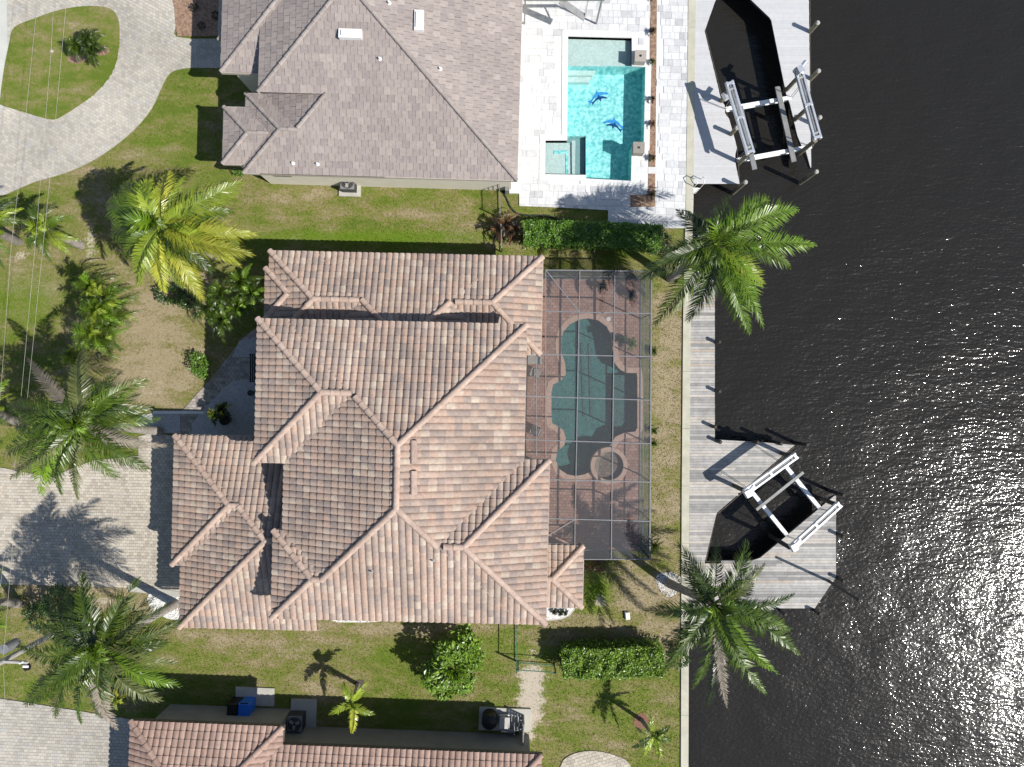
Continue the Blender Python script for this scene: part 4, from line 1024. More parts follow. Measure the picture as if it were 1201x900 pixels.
# two leaping dolphins set in the pool floor
def dolph(cx, cy, s, flip, rz):
    body = [(-1, -.1), (-.75, .12), (-.35, .32), (0, .38), (.1, .62), (.28, .36), (.6, .2), (.85, -.05), (1.05, -.12), (1.35, -.05), (1.15, -.25), (1.2, -.5), (.95, -.3), (.6, -.05), (.2, .05), (.0, -.3), (-.12, .02), (-.5, 0), (-.8, -.12)]
    c, q = math.cos(rz), math.sin(rz); out = []
    for x_, y_ in body: x_ *= flip * s; y_ *= s; out.append((cx + x_ * c - y_ * q, cy + x_ * q + y_ * c))
    return out
for (a, fl, rz, s_) in (((703, 113), -1, .35, .55), ((718, 145), 1, -.15, .55)):
    c0 = g(*a, z=-1.05); m_ = M(); P_ = dolph(c0[0], c0[1], s_, fl, rz)
    m_.prism(P_, -1.06, -1.035); o = m_.obj('dolphin_mosaic', MT['mosaic1'], t)
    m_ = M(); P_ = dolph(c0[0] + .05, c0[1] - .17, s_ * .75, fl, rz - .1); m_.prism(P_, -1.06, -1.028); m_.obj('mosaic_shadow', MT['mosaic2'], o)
for lab, (x_, y_) in {'grey square fire bowl pedestal beside the shallow end of the turquoise pool': (750.5, 68), 'grey square fire bowl pedestal at the deep end of the turquoise pool': (748.5, 175)}.items():
    c0 = g(x_, y_, .35); q = thing('pool_pedestal', lab, 'pedestal', (*c0, 0), 'square pedestals by the turquoise pool')
    M().box((*c0, .27), (.56, .56, .54), -.03).obj('block', MT['walk'], q); M().box((*c0, .56), (.60, .60, .05), -.03).obj('slab', MT['walk'], q); M().cyl((*c0, .58), (*c0, .62), .06).obj('burner', MT['darkmetal'], q)
# main pool
deckp = gl([(604, 327), (752, 328), (749, 646), (604, 646)])
dm = slab('pool_deck', deckp, 0, .028, MT['deck_joint'], holes=[MPOOL])
pavers(dm, deckp, .24, .16, math.radians(-1.2), .012, .028, .052, MT['brick_deck'], holes=[offset_poly(MPOOL, .12)], seed=8)
t = thing('freeform_pool', 'dark teal free form swimming pool under the screen enclosure', 'pool', (*g(690, 460), 0))
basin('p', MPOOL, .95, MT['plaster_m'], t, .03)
m_ = M(); m_.prism(gl([(720.5, 440), (747, 440), (747, 505), (733, 506), (720.5, 510)]), -.95, -.62); m_.obj('shallow_ledge', MT['plaster_g'], t)
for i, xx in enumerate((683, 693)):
    m_ = M(); m_.prism(gl([(xx - i, 402), (xx + 3.5 - i, 402), (xx + 6 - i, 490), (xx + 2.5 - i, 490)]), -.94, -.90); m_.obj('painted_beam_shadow', MT['plaster_g'], t)  # dark strips on the floor stand in for the cage beams' shadows
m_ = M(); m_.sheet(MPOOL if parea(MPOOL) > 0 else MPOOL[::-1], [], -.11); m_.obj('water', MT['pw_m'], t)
coping_ring(MPOOL[::3], .26, .0, .066, MT['coping_pink'], t, out=.03)
t = thing('round_spa', 'raised round hot tub at the lower end of the teal pool', 'spa', (*g(714, 547), 0))
c0 = g(714, 546, .2); n_ = 30
def ringpts(r_, n=30): return [(c0[0] + r_ * math.cos(2 * math.pi * i / n), c0[1] + r_ * math.sin(2 * math.pi * i / n)) for i in range(n)]
I_, O_ = ringpts(.76), ringpts(.98)
for i in range(n_):
    j = (i + 1) % n_; mm = M(); mm.prism([I_[i], O_[i], O_[j], I_[j]], -.3, .36 + (i % 2) * .002); mm.obj('rim_block', MT['coping_pink'], t)
m_ = M(); m_.prism(ringpts(.78), -.3, -.1); m_.obj('tub_floor', MT['plaster_m'], t)
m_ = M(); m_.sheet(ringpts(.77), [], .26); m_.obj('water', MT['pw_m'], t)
# ------------------------------------------------------------------ screen enclosure
t = thing('screen_enclosure', 'flat roofed aluminium screen enclosure covering the teal pool', 'enclosure', (*g(690, 480), 0))
zc = 2.9
colx = lambda y_: [np.interp(y_, [317, 656], [640, 640]), np.interp(y_, [317, 656], [680, 673.5]), np.interp(y_, [317, 656], [721, 716.5]), np.interp(y_, [317, 656], [764, 762])]
rowy = [(317, 318.5), (365.5, 368), (416, 418.5), (465.5, 469.5), (516.5, 520.5), (562.5, 565.5), (608, 611.5), (640, 656.5)]
def node(i, j):
    x_ = colx(rowy[i][0])[j]; 
    y_ = np.interp(x_, [640, 763], rowy[i])
    if i == 7: y_ = 656
    return gv(x_, y_, z=zc)
nodes = [[node(i, j) for j in range(4)] for i in range(8)]
wx = [gv(640 if i in (0, 1) else 616, rowy[i][0] - (1 if i < 7 else -16), z=zc) for i in range(8)]
for i in range(8):
    if i == 7: nodes[i][0] = gv(684, 656, z=zc)
for i in range(8):
    for j in range(3):
        if i == 7 and j == 0: continue
        M().beam(nodes[i][j], nodes[i][j + 1], .05, .10).obj('roof_beam', MT['cage'], t)
    if 2 <= i <= 4:
        M().beam(wx[i], nodes[i][0], .05, .10).obj('roof_beam', MT['cage'], t)
for i in range(7):
    for j in range(4):
        a, b = nodes[i][j], nodes[i + 1][j]
        if i == 6 and j == 0: b = gv(640, 640, z=zc)
        M().beam(a + Vector((0, 0, .012)), b + Vector((0, 0, .012)), .045 if j < 3 else .07, .09).obj('purlin', MT['cage'], t)
        if j < 3:
            q = [a, nodes[i][j + 1], nodes[i + 1][j + 1], b]
            if i == 6 and j == 0: q = [a, nodes[i][1], gv(674, 640, z=zc), b]
            mm = M(); mm.add([p + Vector((0, 0, .0)) for p in q], [(3, 2, 1, 0)]); mm.obj('screen_panel', MT['screen'], t)
M().beam(gv(640, 640, z=zc), gv(684, 640, z=zc), .05, .09).obj('roof_beam', MT['cage'], t)
for i in (2, 3, 4):
    b_ = [wx[i], nodes[i][0], nodes[i + 1][0] if i < 4 else gv(640, 538, z=zc), wx[i + 1] if i < 4 else gv(616, 538, z=zc)]
    mm = M(); mm.add(b_, [(3, 2, 1, 0)]); mm.obj('screen_panel', MT['screen'], t)
M().beam(gv(629, 420, z=zc), gv(629, 535, z=zc), .04, .08).obj('purlin', MT['cage'], t)
M().beam(nodes[0][0] + Vector((0, 0, .03)), nodes[1][1] + Vector((0, 0, .03)), .05, .05).obj('brace', MT['cage'], t)
M().beam(gv(643, 628, z=zc + .03), nodes[6][1] + Vector((0, 0, .03)), .05, .05).obj('brace', MT['cage'], t)
# walls: east, north, south
def wallrun(pts_):
    for k, p in enumerate(pts_): M().beam((p.x, p.y, .05), (p.x, p.y, zc - .05), .055, .055).obj('post', MT['cage'], t)
    for a, b in zip(pts_[:-1], pts_[1:]):
        for z_ in (.08, 1.0): M().beam((a.x, a.y, z_), (b.x, b.y, z_), .05, .05).obj('rail', MT['cage'], t)
        mm = M(); mm.add([(a.x, a.y, .05), (b.x, b.y, .05), (b.x, b.y, zc), (a.x, a.y, zc)], [(0, 1, 2, 3)]); mm.obj('screen_panel', MT['screen'], t)
wallrun([nodes[i][3] for i in range(8)]); wallrun(nodes[0]); wallrun([nodes[7][0], nodes[7][2], nodes[7][3]][0:3])
# things by the pool
t = thing('patio_table', 'grey rectangular table beside the house under the screen enclosure', 'table', (*g(626, 424), 0))
M().box((*g(627, 423), .74), (.75, .42, .05), -.05).obj('tabletop', MT['pilecap'], t)
for sx in (-.3, .3):
    for sy in (-.15, .15): c1 = g(627, 423); M().beam((c1[0] + sx, c1[1] + sy, .05), (c1[0] + sx, c1[1] + sy, .72), .05, .05).obj('leg', MT['greymetal'], t)
def chair(lab, x_, y_, rz):
    q = thing('patio_chair', lab, 'chair', (0, 0, 0), 'metal chairs under the screen enclosure')
    mm = M()
    for i in range(5): mm.beam((-.22, -.2 + i * .1, .44), (.22, -.2 + i * .1, .44), .07, .02)
    mm.obj('seat', MT['pilecap'], q)
    mm = M()
    for i in range(4): mm.beam((-.22, .24 + i * .012, .52 + i * .11), (.22, .24 + i * .012, .52 + i * .11), .02, .07)
    mm.obj('backrest', MT['pilecap'], q)
    for sx in (-.23, .23):
        for sy, hh_ in ((-.2, .62), (.24, .95)): M().cyl((sx, sy, .05), (sx, sy, hh_), .016, n=6).obj('leg', MT['greymetal'], q)
        M().beam((sx, -.22, .63), (sx, .25, .63), .04, .02).obj('armrest', MT['greymetal'], q)
    q.location = (*g(x_, y_), 0); q.rotation_euler = (0, 0, rz); return q
chair('metal patio chair just below the grey patio table', 628, 438, 1.2); chair('metal patio chair farther down near the house wall', 627, 505, -1.9)
t = thing('drain_lid', 'pale round skimmer lid in the pink deck above the teal pool', 'lid', (*g(712, 376), 0)); M().cyl((*g(713.5, 374.5), .04), (*g(713.5, 374.5), .075), .12, n=18).obj('disc', MT['coping'], t)
# ------------------------------------------------------------------ fences
def fence(name, label, a, b, mt, h_=1.25, gap=.11, post=1.8, postw=.06, pick=.018):
    A0 = gv(*a, z=0); B0 = gv(*b, z=0); t = thing(name, label, 'fence', tuple(A0)); L_ = (B0 - A0).length; n = max(1, round(L_ / post))
    for i in range(n + 1): p = A0.lerp(B0, i / n); M().beam((p.x, p.y, 0), (p.x, p.y, h_ + .06), postw, postw).obj('post', mt, t)
    for z_ in (.15, h_ - .12): M().beam((A0.x, A0.y, z_), (B0.x, B0.y, z_), .035, .035).obj('rail', mt, t)
    k = int(L_ / gap)
    for i in range(1, k): p = A0.lerp(B0, i / k); M().beam((p.x, p.y, .06), (p.x, p.y, h_), pick, pick).obj('picket', mt, t)
    return t
fence('picket_fence', 'thin metal picket fence between the two houses below the patio', (586, 222), (587, 256), MT['greymetal'])
fence('picket_fence', 'short fence run reaching the big house roof edge', (588, 270), (589, 296), MT['greymetal'], gap=.5)
fence('chain_fence', 'green metal fence section running down from the big house', (606, 728), (606, 776), MT['green_metal'], gap=2.5, post=2)
fence('chain_fence', 'green metal fence section crossing above the sandy path', (607.5, 776), (650, 779), MT['green_metal'], gap=2.5, post=2)
# ------------------------------------------------------------------ equipment
def ac_unit(label, c, s=.8, h_=.85, pad=None, mt='greymetal', rz=-.03):
    t = thing('air_conditioner', label, 'air conditioner', (*c, 0))
    if pad: M().box((pad[0], pad[1], .06), (pad[2], pad[3], .12), rz).obj('pad', MT['concrete'], t)
    b = M(); b.box((*c, .12 + h_ / 2 - .05), (s, s, h_ - .1), rz); b.obj('cabinet', MT[mt], t)
    f = M()
    for i in range(14): f.box((c[0], c[1], .2 + i * (h_ - .2) / 14), (s + .02, s + .02, .018), rz)
    f.obj('louvres', MT['darkmetal'], t)
    r_ = M(); r_.cyl((*c, h_), (*c, h_ + .06), s * .46, n=24, cap=False); r_.cyl((*c, h_ + .022), (*c, h_ + .03), s * .44, n=24); o = r_.obj('fan_well', MT['black'], t)
    gr = M()
    for k in range(4):
        rr = s * (.12 + .10 * k)
        for i in range(20):
            a0, a1 = 2 * math.pi * i / 20, 2 * math.pi * (i + 1) / 20
            gr.beam((c[0] + rr * math.cos(a0), c[1] + rr * math.sin(a0), h_ + .08), (c[0] + rr * math.cos(a1), c[1] + rr * math.sin(a1), h_ + .08), .012, .012)
    gr.obj('fan_grille', MT['greymetal'], t)
    for k in range(3):
        a0 = k * 2.094 + .4; bl = M(); d_ = Vector((math.cos(a0), math.sin(a0), 0)); bl.beam(Vector((*c, h_ + .045)) + d_ * .06, Vector((*c, h_ + .055)) + d_ * s * .38, .15, .01); bl.obj('fan_blade', MT['pilecap'], t)
    return t
pc = g(411, 219); ac_unit('dark round topped air conditioner on white pad against the cream wall', g(407.5, 214, .8), .72, .8, (pc[0], pc[1], 1.15, 1.1))
pc = g(352, 829); c_ = g(345, 851, .9); ac_unit('air conditioner in the shadow right of the blue bin', (c_[0], c_[1] + .05), .78, .85, (c_[0] + .25, c_[1] + .25, 1.35, 1.5))
t = thing('concrete_pad', 'small concrete pad beside the blue bin half in sunlight', 'pad', (*g(300, 812), 0)); M().prism(gl([(277, 805), (322, 807), (322, 828), (277, 826)]), 0, .08).obj('pad', MT['concrete'], t)
t = thing('recycling_bin', 'bright blue recycling bin standing beside the lower house', 'bin', (*g(284, 826), 0)); c_ = g(286, 834, 1.0)
M().box((*c_, .5), (.56, .66, .92), -.04, 1.12).obj('tub', MT['blue'], t); M().box((c_[0], c_[1], .99), (.60, .72, .06), -.04, .94).obj('lid', MT['blue'], t); M().beam((c_[0] - .2, c_[1] + .38, .96), (c_[0] + .2, c_[1] + .38, .96), .04, .04).obj('handle', MT['black'], t)
t = thing('wheelie_bin', 'black wheeled bin immediately left of the blue bin', 'bin', (*g(272, 826), 0)); c_ = g(272, 834, 1.0)
M().box((*c_, .5), (.50, .66, .92), -.04, 1.12).obj('tub', MT['black'], t); M().box((c_[0], c_[1], .99), (.55, .72, .06), -.04, .94).obj('lid', MT['black'], t)
# pool machinery on its pad by the sandy path
t = thing('pool_equipment', 'pool pump and filter machinery with white pipes on a concrete pad', 'pool equipment', (*g(590, 845), 0))
c_ = g(592, 843); M().box((*c_, .06), (2.75, 1.2, .12), -.04).obj('pad', MT['concrete'], t)
c_ = g(574, 847, .8); M().cyl((*c_, .12), (*c_, .85), .40, .40, 20).obj('filter_tank', MT['black'], t); M().cyl((*c_, .85), (*c_, 1.0), .38, .1, 20).obj('tank_lid', MT['black'], t)
c_ = g(591, 847, .5); M().box((*c_, .36), (.42, .55, .48), -.04).obj('heater', MT['greymetal'], t); M().box((*c_, .62), (.46, .59, .04), -.04).obj('heater_top', MT['beigebox'], t)
mm = M()
for P_ in ([(585, 839), (600, 839), (608, 841), (608, 856)], [(588, 858), (600, 859), (612, 855)], [(597, 842), (597, 860)], [(603, 850), (603, 862)], [(609, 845), (614, 845), (614, 862)]):
    q = [gv(x_, y_, z=.3) for x_, y_ in P_]; mm.path(q, [.035] * len(q), 7)
mm.obj('pipe', MT['white'], t)
for x_, y_ in ((600, 858), (610, 849)):
    c_ = gv(x_, y_, z=.3); M().cyl(c_ - Vector((.2, 0, 0)), c_ + Vector((.15, 0, 0)), .10, .13, 10).obj('pump', MT['greymetal'], t)
t = thing('louvred_panel', 'narrow grey louvred panel standing right of the pool machinery', 'panel', (*g(616, 848), 0)); a = gv(614, 838, z=0); b = gv(613, 862, z=0)
for i in range(6): M().beam((a.x, a.y, .2 + i * .18), (b.x, b.y, .2 + i * .18), .05, .10).obj('slat', MT['greymetal'], t)
for p in (a, b): M().beam((p.x, p.y, 0), (p.x, p.y, 1.2), .07, .07).obj('post', MT['greymetal'], t)
t = thing('electric_meter', 'small white utility cover in the lawn near the long hedge', 'utility cover', (*g(735, 723), 0)); c_ = g(736, 722.5, .1); M().box((*c_, .08), (.26, .42, .16), .1, .9).obj('cover', MT['white'], t); M().box((*c_, .17), (.2, .34, .02), .1).obj('lid', MT['coping'], t)
t = thing('well_cover', 'small dark metal cover on the grass left of the lower palm', 'utility cover', (*g(32, 782), 0)); c_ = g(32, 782); M().cyl((c_[0], c_[1], 0), (c_[0], c_[1], .12), .22, .18, 14).obj('rim', MT['black'], t); M().box((c_[0], c_[1] + .05, .13), (.3, .12, .04)).obj('lid', MT['white'], t)
t = thing('garden_hose', 'dark hose curving over the grass below the white patio', 'hose', (*g(600, 240), 0))
q = [gv(x_, y_, z=.03) for x_, y_ in smooth_poly([(595, 224), (595, 235), (600, 245), (608, 251), (622, 253), (642, 253), (652, 257), (662, 259)], 4)[:-4]]
M().path(q, [.05] * len(q), 6).obj('hose', MT['hose'], t)
t = thing('storage_box', 'grey box and white landing at the corner of the cream house', 'box', (*g(594, 215), 0)); c_ = g(595, 216, .4)
M().box((*c_, .4), (.22, .9, .8)).obj('cabinet', MT['greymetal'], t); c2 = g(603, 218); M().box((c2[0], c2[1], .1), (.55, .9, .2)).obj('step', MT['coping'], t)
# awning frame at the top
t = thing('awning_frame', 'dark metal awning frame at the top edge of the white patio', 'awning', (*g(650, 5), 0))
M().beam(gv(614, -1, z=2.6), gv(709, -1, z=2.6), .12, .16).obj('front_rail', MT['greymetal'], t); M().beam(gv(657, 1, z=2.5), gv(686, 21, z=1.9), .34, .06).obj('arm', MT['greymetal'], t); M().beam(gv(686, 21, z=1.9), gv(690, -1, z=2.5), .06, .06).obj('strut', MT['pilecap'], t)
for x_ in (616, 706): q = gv(x_, -1, z=2.5); M().beam((q.x, q.y, 0), (q.x, q.y, 2.5), .08, .08).obj('post', MT['greymetal'], t)
m_ = M(); m_.add([gv(614, 11, z=.0, zz=2.35), gv(657, 12, z=0, zz=2.35), gv(657, -60, z=0, zz=2.7), gv(614, -60, z=0, zz=2.7)], [(0, 1, 2, 3)]); m_.obj('fabric', MT['greymetal'], t)
# bench in the entry
t = thing('entry_bench', 'black metal bench in the shade by the front wall of the big house', 'bench', (*g(300, 432), 0))
c_ = g(303, 432)
for i in range(5): M().beam((c_[0] - .25 + i * .11, c_[1] - .75, .45), (c_[0] - .25 + i * .11, c_[1] + .75, .45), .06, .03).obj('slat', MT['black'], t)
for sy in (-.7, .7):
    for sx in (-.25, .2): M().beam((c_[0] + sx, c_[1] + sy, .05), (c_[0] + sx, c_[1] + sy, .6), .04, .04).obj('leg', MT['black'], t)
# ------------------------------------------------------------------ utility pole and wires
PZ = 7.0; tp = gv(3, 776, z=PZ); base = Vector((*g(105, 728), 0)); base = Vector((tp.x, tp.y, 0))
t = thing('utility_pole', 'utility pole with grey transformer at the left edge beyond the lower palm', 'utility pole', tuple(base))
M().cyl(base, (tp.x, tp.y, PZ + .3), .15, .11, 12).obj('pole_shaft', MT['pilecap'], t); M().beam((tp.x - 1.1, tp.y + .05, PZ), (tp.x + 1.1, tp.y - .05, PZ), .10, .12).obj('crossarm', MT['pilecap'], t)
M().cyl((tp.x - .1, tp.y + .45, PZ - 1.0), (tp.x - .1, tp.y + .45, PZ - .2), .22, .22, 14).obj('transformer', MT['cage'], t)
for sx in (-.9, .9): M().cyl((tp.x + sx, tp.y, PZ + .05), (tp.x + sx, tp.y, PZ + .25), .05, .03, 8).obj('insulator', MT['white'], t)
def wire(label, pts_, zs, r=.006):
    P_ = [gv(p[0], p[1], z=z_) for p, z_ in zip(pts_, zs)]; t = M().path(P_, [r] * len(P_), 5).obj('overhead_wire', MT['pilecap']); tag(t, label, 'wire', 'overhead wires along the street')
wire('overhead wire from the pole top running up the left side', [(4, 770), (18, 600), (37, 420), (58, 215), (68, 110), (78, 0), (84, -60)], [7.2, 6.9, 6.8, 6.9, 7.0, 7.2, 7.3])
wire('overhead wire nearest the left picture edge', [(-30, 780), (2, 445), (13, 290), (22, 215), (33, 110), (44, 0), (50, -60)], [7.2, 6.9, 6.8, 6.8, 6.9, 7.1, 7.2])
wire('faint middle overhead wire between the other two', [(-12, 780), (12, 600), (28, 430), (42, 280), (50, 180), (60, 60), (66, -60)], [7.0, 6.7, 6.6, 6.6, 6.7, 6.8, 7.0], .006)
wire('overhead wire running down from the pole to the lower left', [(4, 782), (7, 850), (9, 960)], [7.1, 6.9, 6.9])

# ------------------------------------------------------------------ palms
def frond_mesh(az, R, rise, droop, ll, lw, n, curve=0.0, hang=.35, seed=0, t0=.12, base_z=0.0):
    r = random.Random(seed); m_ = M(); K = 10; pts_ = []
    dx_, dy_ = math.cos(az), math.sin(az); sxv = Vector((-dy_, dx_, 0))
    def pos(t): return Vector((dx_, dy_, 0)) * (R * t) + sxv * (curve * R * t * t) + Vector((0, 0, base_z + rise * math.sin(min(1, t * 1.15) * math.pi * .62) - droop * t ** 2.3))
    P_ = [pos(i / K) for i in range(K + 1)]
    for i in range(K):
        ra = .028 * (1 - i / K) + .006; rb = .028 * (1 - (i + 1) / K) + .006; a, b = P_[i], P_[i + 1]; T = (b - a).normalized(); S = T.cross(Vector((0, 0, 1))).normalized(); U_ = S.cross(T)
        m_.add([a - S * ra, a + U_ * ra, a + S * ra, b - S * rb, b + U_ * rb, b + S * rb], [(1, 0, 3, 4), (2, 1, 4, 5)])
    roll = r.uniform(-.55, .55); rolle = r.uniform(-.5, .5); gapt = r.uniform(.2, 1.4)
    for i in range(n):
        t = t0 + (1 - t0) * (i + r.uniform(-.3, .3)) / n; t = min(.995, max(.03, t)); p = pos(t); T = (pos(min(1, t + .02)) - pos(t - .02)).normalized(); S = T.cross(Vector((0, 0, 1))).normalized(); U_ = S.cross(T); ra_ = roll + rolle * t; S, U_ = S * math.cos(ra_) + U_ * math.sin(ra_), U_ * math.cos(ra_) - S * math.sin(ra_)
        if abs(t - gapt) < .03: continue
        sw_ = math.radians(28 + 42 * t ** 2 + r.uniform(-9, 9)); l_ = ll * (math.sin(math.pi * (.14 + .80 * t)) ** .7) * r.uniform(.82, 1.12)
        for sd in (-1, 1):
            D = (S * sd * math.cos(sw_) + T * math.sin(sw_)).normalized(); up = r.uniform(-.05, .4); hg = hang * r.uniform(.2, 2.0)
            q0 = p; q1 = p + (D + U_ * up).normalized() * l_ * .45; q2 = q1 + (D * 1.0 - Vector((0, 0, 1)) * hg * 1.6 + T * .2).normalized() * l_ * .55
            wv = T * lw * .5
            m_.add([q0 - wv * .6, q0 + wv * .6, q1 + wv + U_ * .012, q1 - wv, q2], [(0, 1, 2, 3), (3, 2, 4)])
    return m_
def palm(name, label, cat, base_px, crown_px, h_, tips, defm='fg', ll=.72, lw=.05, n=46, rise=.55, droop=1.0, group=None, trunk_r=(.20, .11), young=5, hang=.35, seed=0, shaft=True, extra=0):
    C0 = gv(*crown_px, z=h_); B0 = gv(*base_px, z=0); t = thing(name, label, cat, tuple(B0), group); r = random.Random(seed)
    tr = M(); K = 12; pts_ = []; rad = []
    for i in range(K + 1):
        s_ = i / K; pts_.append(B0.lerp(C0, s_) + Vector((0, 0, 0)) + (Vector((0, 0, -.12)) if i == K else Vector())); rad.append(trunk_r[0] * (1 - s_) ** .6 * .35 + trunk_r[1] + (trunk_r[0] - trunk_r[1]) * .6 * (1 - s_) + (.012 if i % 2 else 0))
    tr.path(pts_, rad, 12); tr.obj('trunk', MT['trunk'], t)
    if shaft: M().cyl(C0 - Vector((0, 0, .9)), C0 + Vector((0, 0, .15)), rad[-1] * 1.15, rad[-1] * .55, 10).obj('crown_shaft', MT['fl'], t)
    k = 0
    for tip in tips:
        tx, ty = tip[0], tip[1]; mt_ = tip[2] if len(tip) > 2 and tip[2] else defm; ex = tip[3] if len(tip) > 3 else {}
        dp = ex.get('droop', droop) * r.uniform(.8, 1.2); zt_ = max(.3, h_ - dp + rise * .6)
        T_ = gv(tx, ty, z=zt_); dv = T_ - C0; R_ = math.hypot(dv.x, dv.y) * .98
        cv = ex.get('curve', r.uniform(-.28, .28)); az_ = math.atan2(dv.y, dv.x) - math.atan(cv)
        m_ = frond_mesh(az_, R_ / math.sqrt(1 + cv * cv), rise * r.uniform(.8, 1.2), dp, ex.get('ll', ll) * min(1.15, .35 + .30 * R_), lw * 1.15, int(1.45 * n * max(.5, min(1.25, R_ / 2.6))), cv, ex.get('hang', hang), seed * 100 + k)
        m_.v = [(v[0] + C0.x, v[1] + C0.y, v[2] + C0.z) for v in m_.v]
        m_.obj('frond', MT[mt_], t, label={'fx': 'dead grey brown frond', 'fy': 'yellowing frond'}.get(mt_)); k += 1
    for i in range(extra):
        a_ = 2 * math.pi * (i + r.uniform(-.35, .35)) / extra + 1.1 * seed; R_ = r.uniform(1.9, 2.7); cv = r.uniform(-.2, .2)
        m_ = frond_mesh(a_, R_, rise * .7, droop * 1.25, ll, lw, int(n * 1.2), cv, hang, seed * 100 + 70 + i, base_z=-.15)
        m_.v = [(v[0] + C0.x, v[1] + C0.y, v[2] + C0.z) for v in m_.v]; m_.obj('frond', MT[defm if i % 3 else 'fd'], t)
    for i in range(young):
        a_ = r.uniform(0, 6.28); R_ = r.uniform(.45, 1.0) * (1 if h_ > 4 else .4)
        m_ = frond_mesh(a_, R_, rise * 1.9, .2, ll * .75, lw, int(n * .5), r.uniform(-.3, .3), .1, seed * 100 + 50 + i)
        m_.v = [(v[0] + C0.x, v[1] + C0.y, v[2] + C0.z) for v in m_.v]; m_.obj('frond', MT['fb' if i % 2 else defm], t)
    return t
palm('palm_tree', 'large yellow green palm left of the big house', 'palm', (252, 300), (187, 265), 6.2,
     [(286, 214, 'fl', dict(ll=1.0)), (273, 248, 'fg'), (302, 275, 'fy'), (298, 299, 'fy', dict(ll=.95)), (284, 313, 'fy'), (252, 320, 'fg'), (237, 352, 'fy'), (216, 338, 'fl'), (192, 341, 'fy'), (163, 334, 'fl'), (148, 303, 'fg'),
      (132, 272, 'fg', dict(ll=1.0)), (128, 240, 'fb', dict(ll=.9)), (147, 218, 'fg', dict(ll=.9)), (176, 211, 'fl'), (199, 203, 'fy'), (216, 209, 'fl'), (262, 232, 'fl'), (232, 315, 'fg'), (278, 290, 'fl')], 'fg', seed=1, extra=6, droop=1.3, ll=.86, lw=.06, n=52)
palm('palm_tree', 'dark green palm with pale dead fronds above the main driveway', 'palm', (188, 506), (97, 497), 7.0,
     [(32, 419, 'fx', dict(ll=.45)), (13, 474, 'fg'), (36, 512, 'fb', dict(curve=.3)), (5, 534, 'fg'), (16, 560, 'fo'), (50, 579, 'fb', dict(ll=1.0, curve=.35)), (92, 584, 'fo'), (175, 551, 'fg'), (199, 523, 'fx', dict(ll=.5)), (179, 478, 'fg'),
      (174, 445, 'fg'), (134, 438, 'fb'), (101, 410, 'fo'), (74, 452, 'fd'), (22, 500, 'fd'), (140, 560, 'fg'), (165, 462, 'fd'), (60, 565, 'fg'), (75, 578, 'fg')], 'fg', seed=2, extra=6, droop=1.3, ll=.82, lw=.05)
palm('palm_tree', 'large dark green palm between the main and lower driveways', 'palm', (207, 708), (119, 757), 7.2,
     [(98, 672, 'fg'), (163, 677, 'fg'), (181, 710, 'fo'), (214, 727, 'fg'), (209, 776, 'fo'), (214, 803, 'fb'), (190, 821, 'fo'), (139, 854, 'fx', dict(ll=.6)), (121, 839, 'fg'), (99, 845, 'fg'), (66, 839, 'fg'), (33, 825, 'fg'), (23, 758, 'fg'),
      (44, 735, 'fd'), (64, 699, 'fd'), (82, 690, 'fd'), (150, 700, 'fg'), (200, 750, 'fd'), (48, 800, 'fg')], 'fg', seed=3, extra=9, droop=1.2, ll=.80)
palm('palm_tree', 'bright green coconut palm leaning over the canal above the timber dock', 'palm', (786, 327), (838, 287), 6.0,
     [(794, 247, 'fd'), (772, 298, 'fg', dict(ll=.95, curve=-.3)), (746, 330, 'fd'), (766, 383, 'fg'), (806, 377, 'fd'), (878, 393, 'fb'), (863, 376, 'fg'), (893, 335, 'fl'), (926, 314, 'fg'), (956, 287, 'fb', dict(ll=.9)), (933, 246, 'fb', dict(ll=1.)), (900, 234, 'fb', dict(ll=1.0)),
      (838, 247, 'fd'), (878, 255, 'fg'), (885, 365, 'fb', dict(ll=.95)), (815, 265, 'fg'), (910, 265, 'fg'), (895, 385, 'fb')], 'fg', seed=4, extra=6, droop=1.2, ll=.84, lw=.055)
palm('palm_tree', 'dark coconut palm leaning over the canal below the timber dock', 'palm', (784, 684), (838, 709), 5.6,
     [(793, 636, 'fd'), (874, 632, 'fg'), (895, 660, 'fo', dict(ll=.5)), (931, 697, 'fd'), (926, 738, 'fg'), (938, 768, 'fg'), (897, 813, 'fg'), (852, 831, 'fx', dict(ll=.5)), (829, 828, 'fd'), (811, 808, 'fg'), (776, 791, 'fg'), (756, 714, 'fd'),
      (875, 790, 'fg', dict(ll=.9)), (912, 790, 'fb'), (781, 758, 'fd'), (900, 715, 'fd')], 'fd', seed=5, extra=11, droop=1.0, ll=.70, lw=.05)
palm('small_palm', 'small yellow green palm on the lawn above the lower house', 'palm', (420, 803), (413, 824), 2.4,
     [(386, 838, 'fl'), (412, 860, 'fy'), (440, 838, 'fl'), (431, 799, 'fl'), (403, 799, 'fl')], 'fl', seed=6, ll=.5, lw=.08, n=30, droop=.4, rise=.2, trunk_r=(.10, .05), young=2, shaft=False)
palm('small_palm', 'small yellowing palm on the lawn near the lower end of the seawall', 'palm', (753, 845), (766, 863), 2.2,
     [(763, 832, 'fl'), (786, 851, 'fg'), (787, 868, 'fg'), (772, 893, 'fl'), (754, 888, 'fl'), (741, 876, 'fd'), (745, 852, 'fo')], 'fl', seed=7, ll=.45, lw=.06, n=30, droop=.4, rise=.2, trunk_r=(.10, .05), young=2, shaft=False)
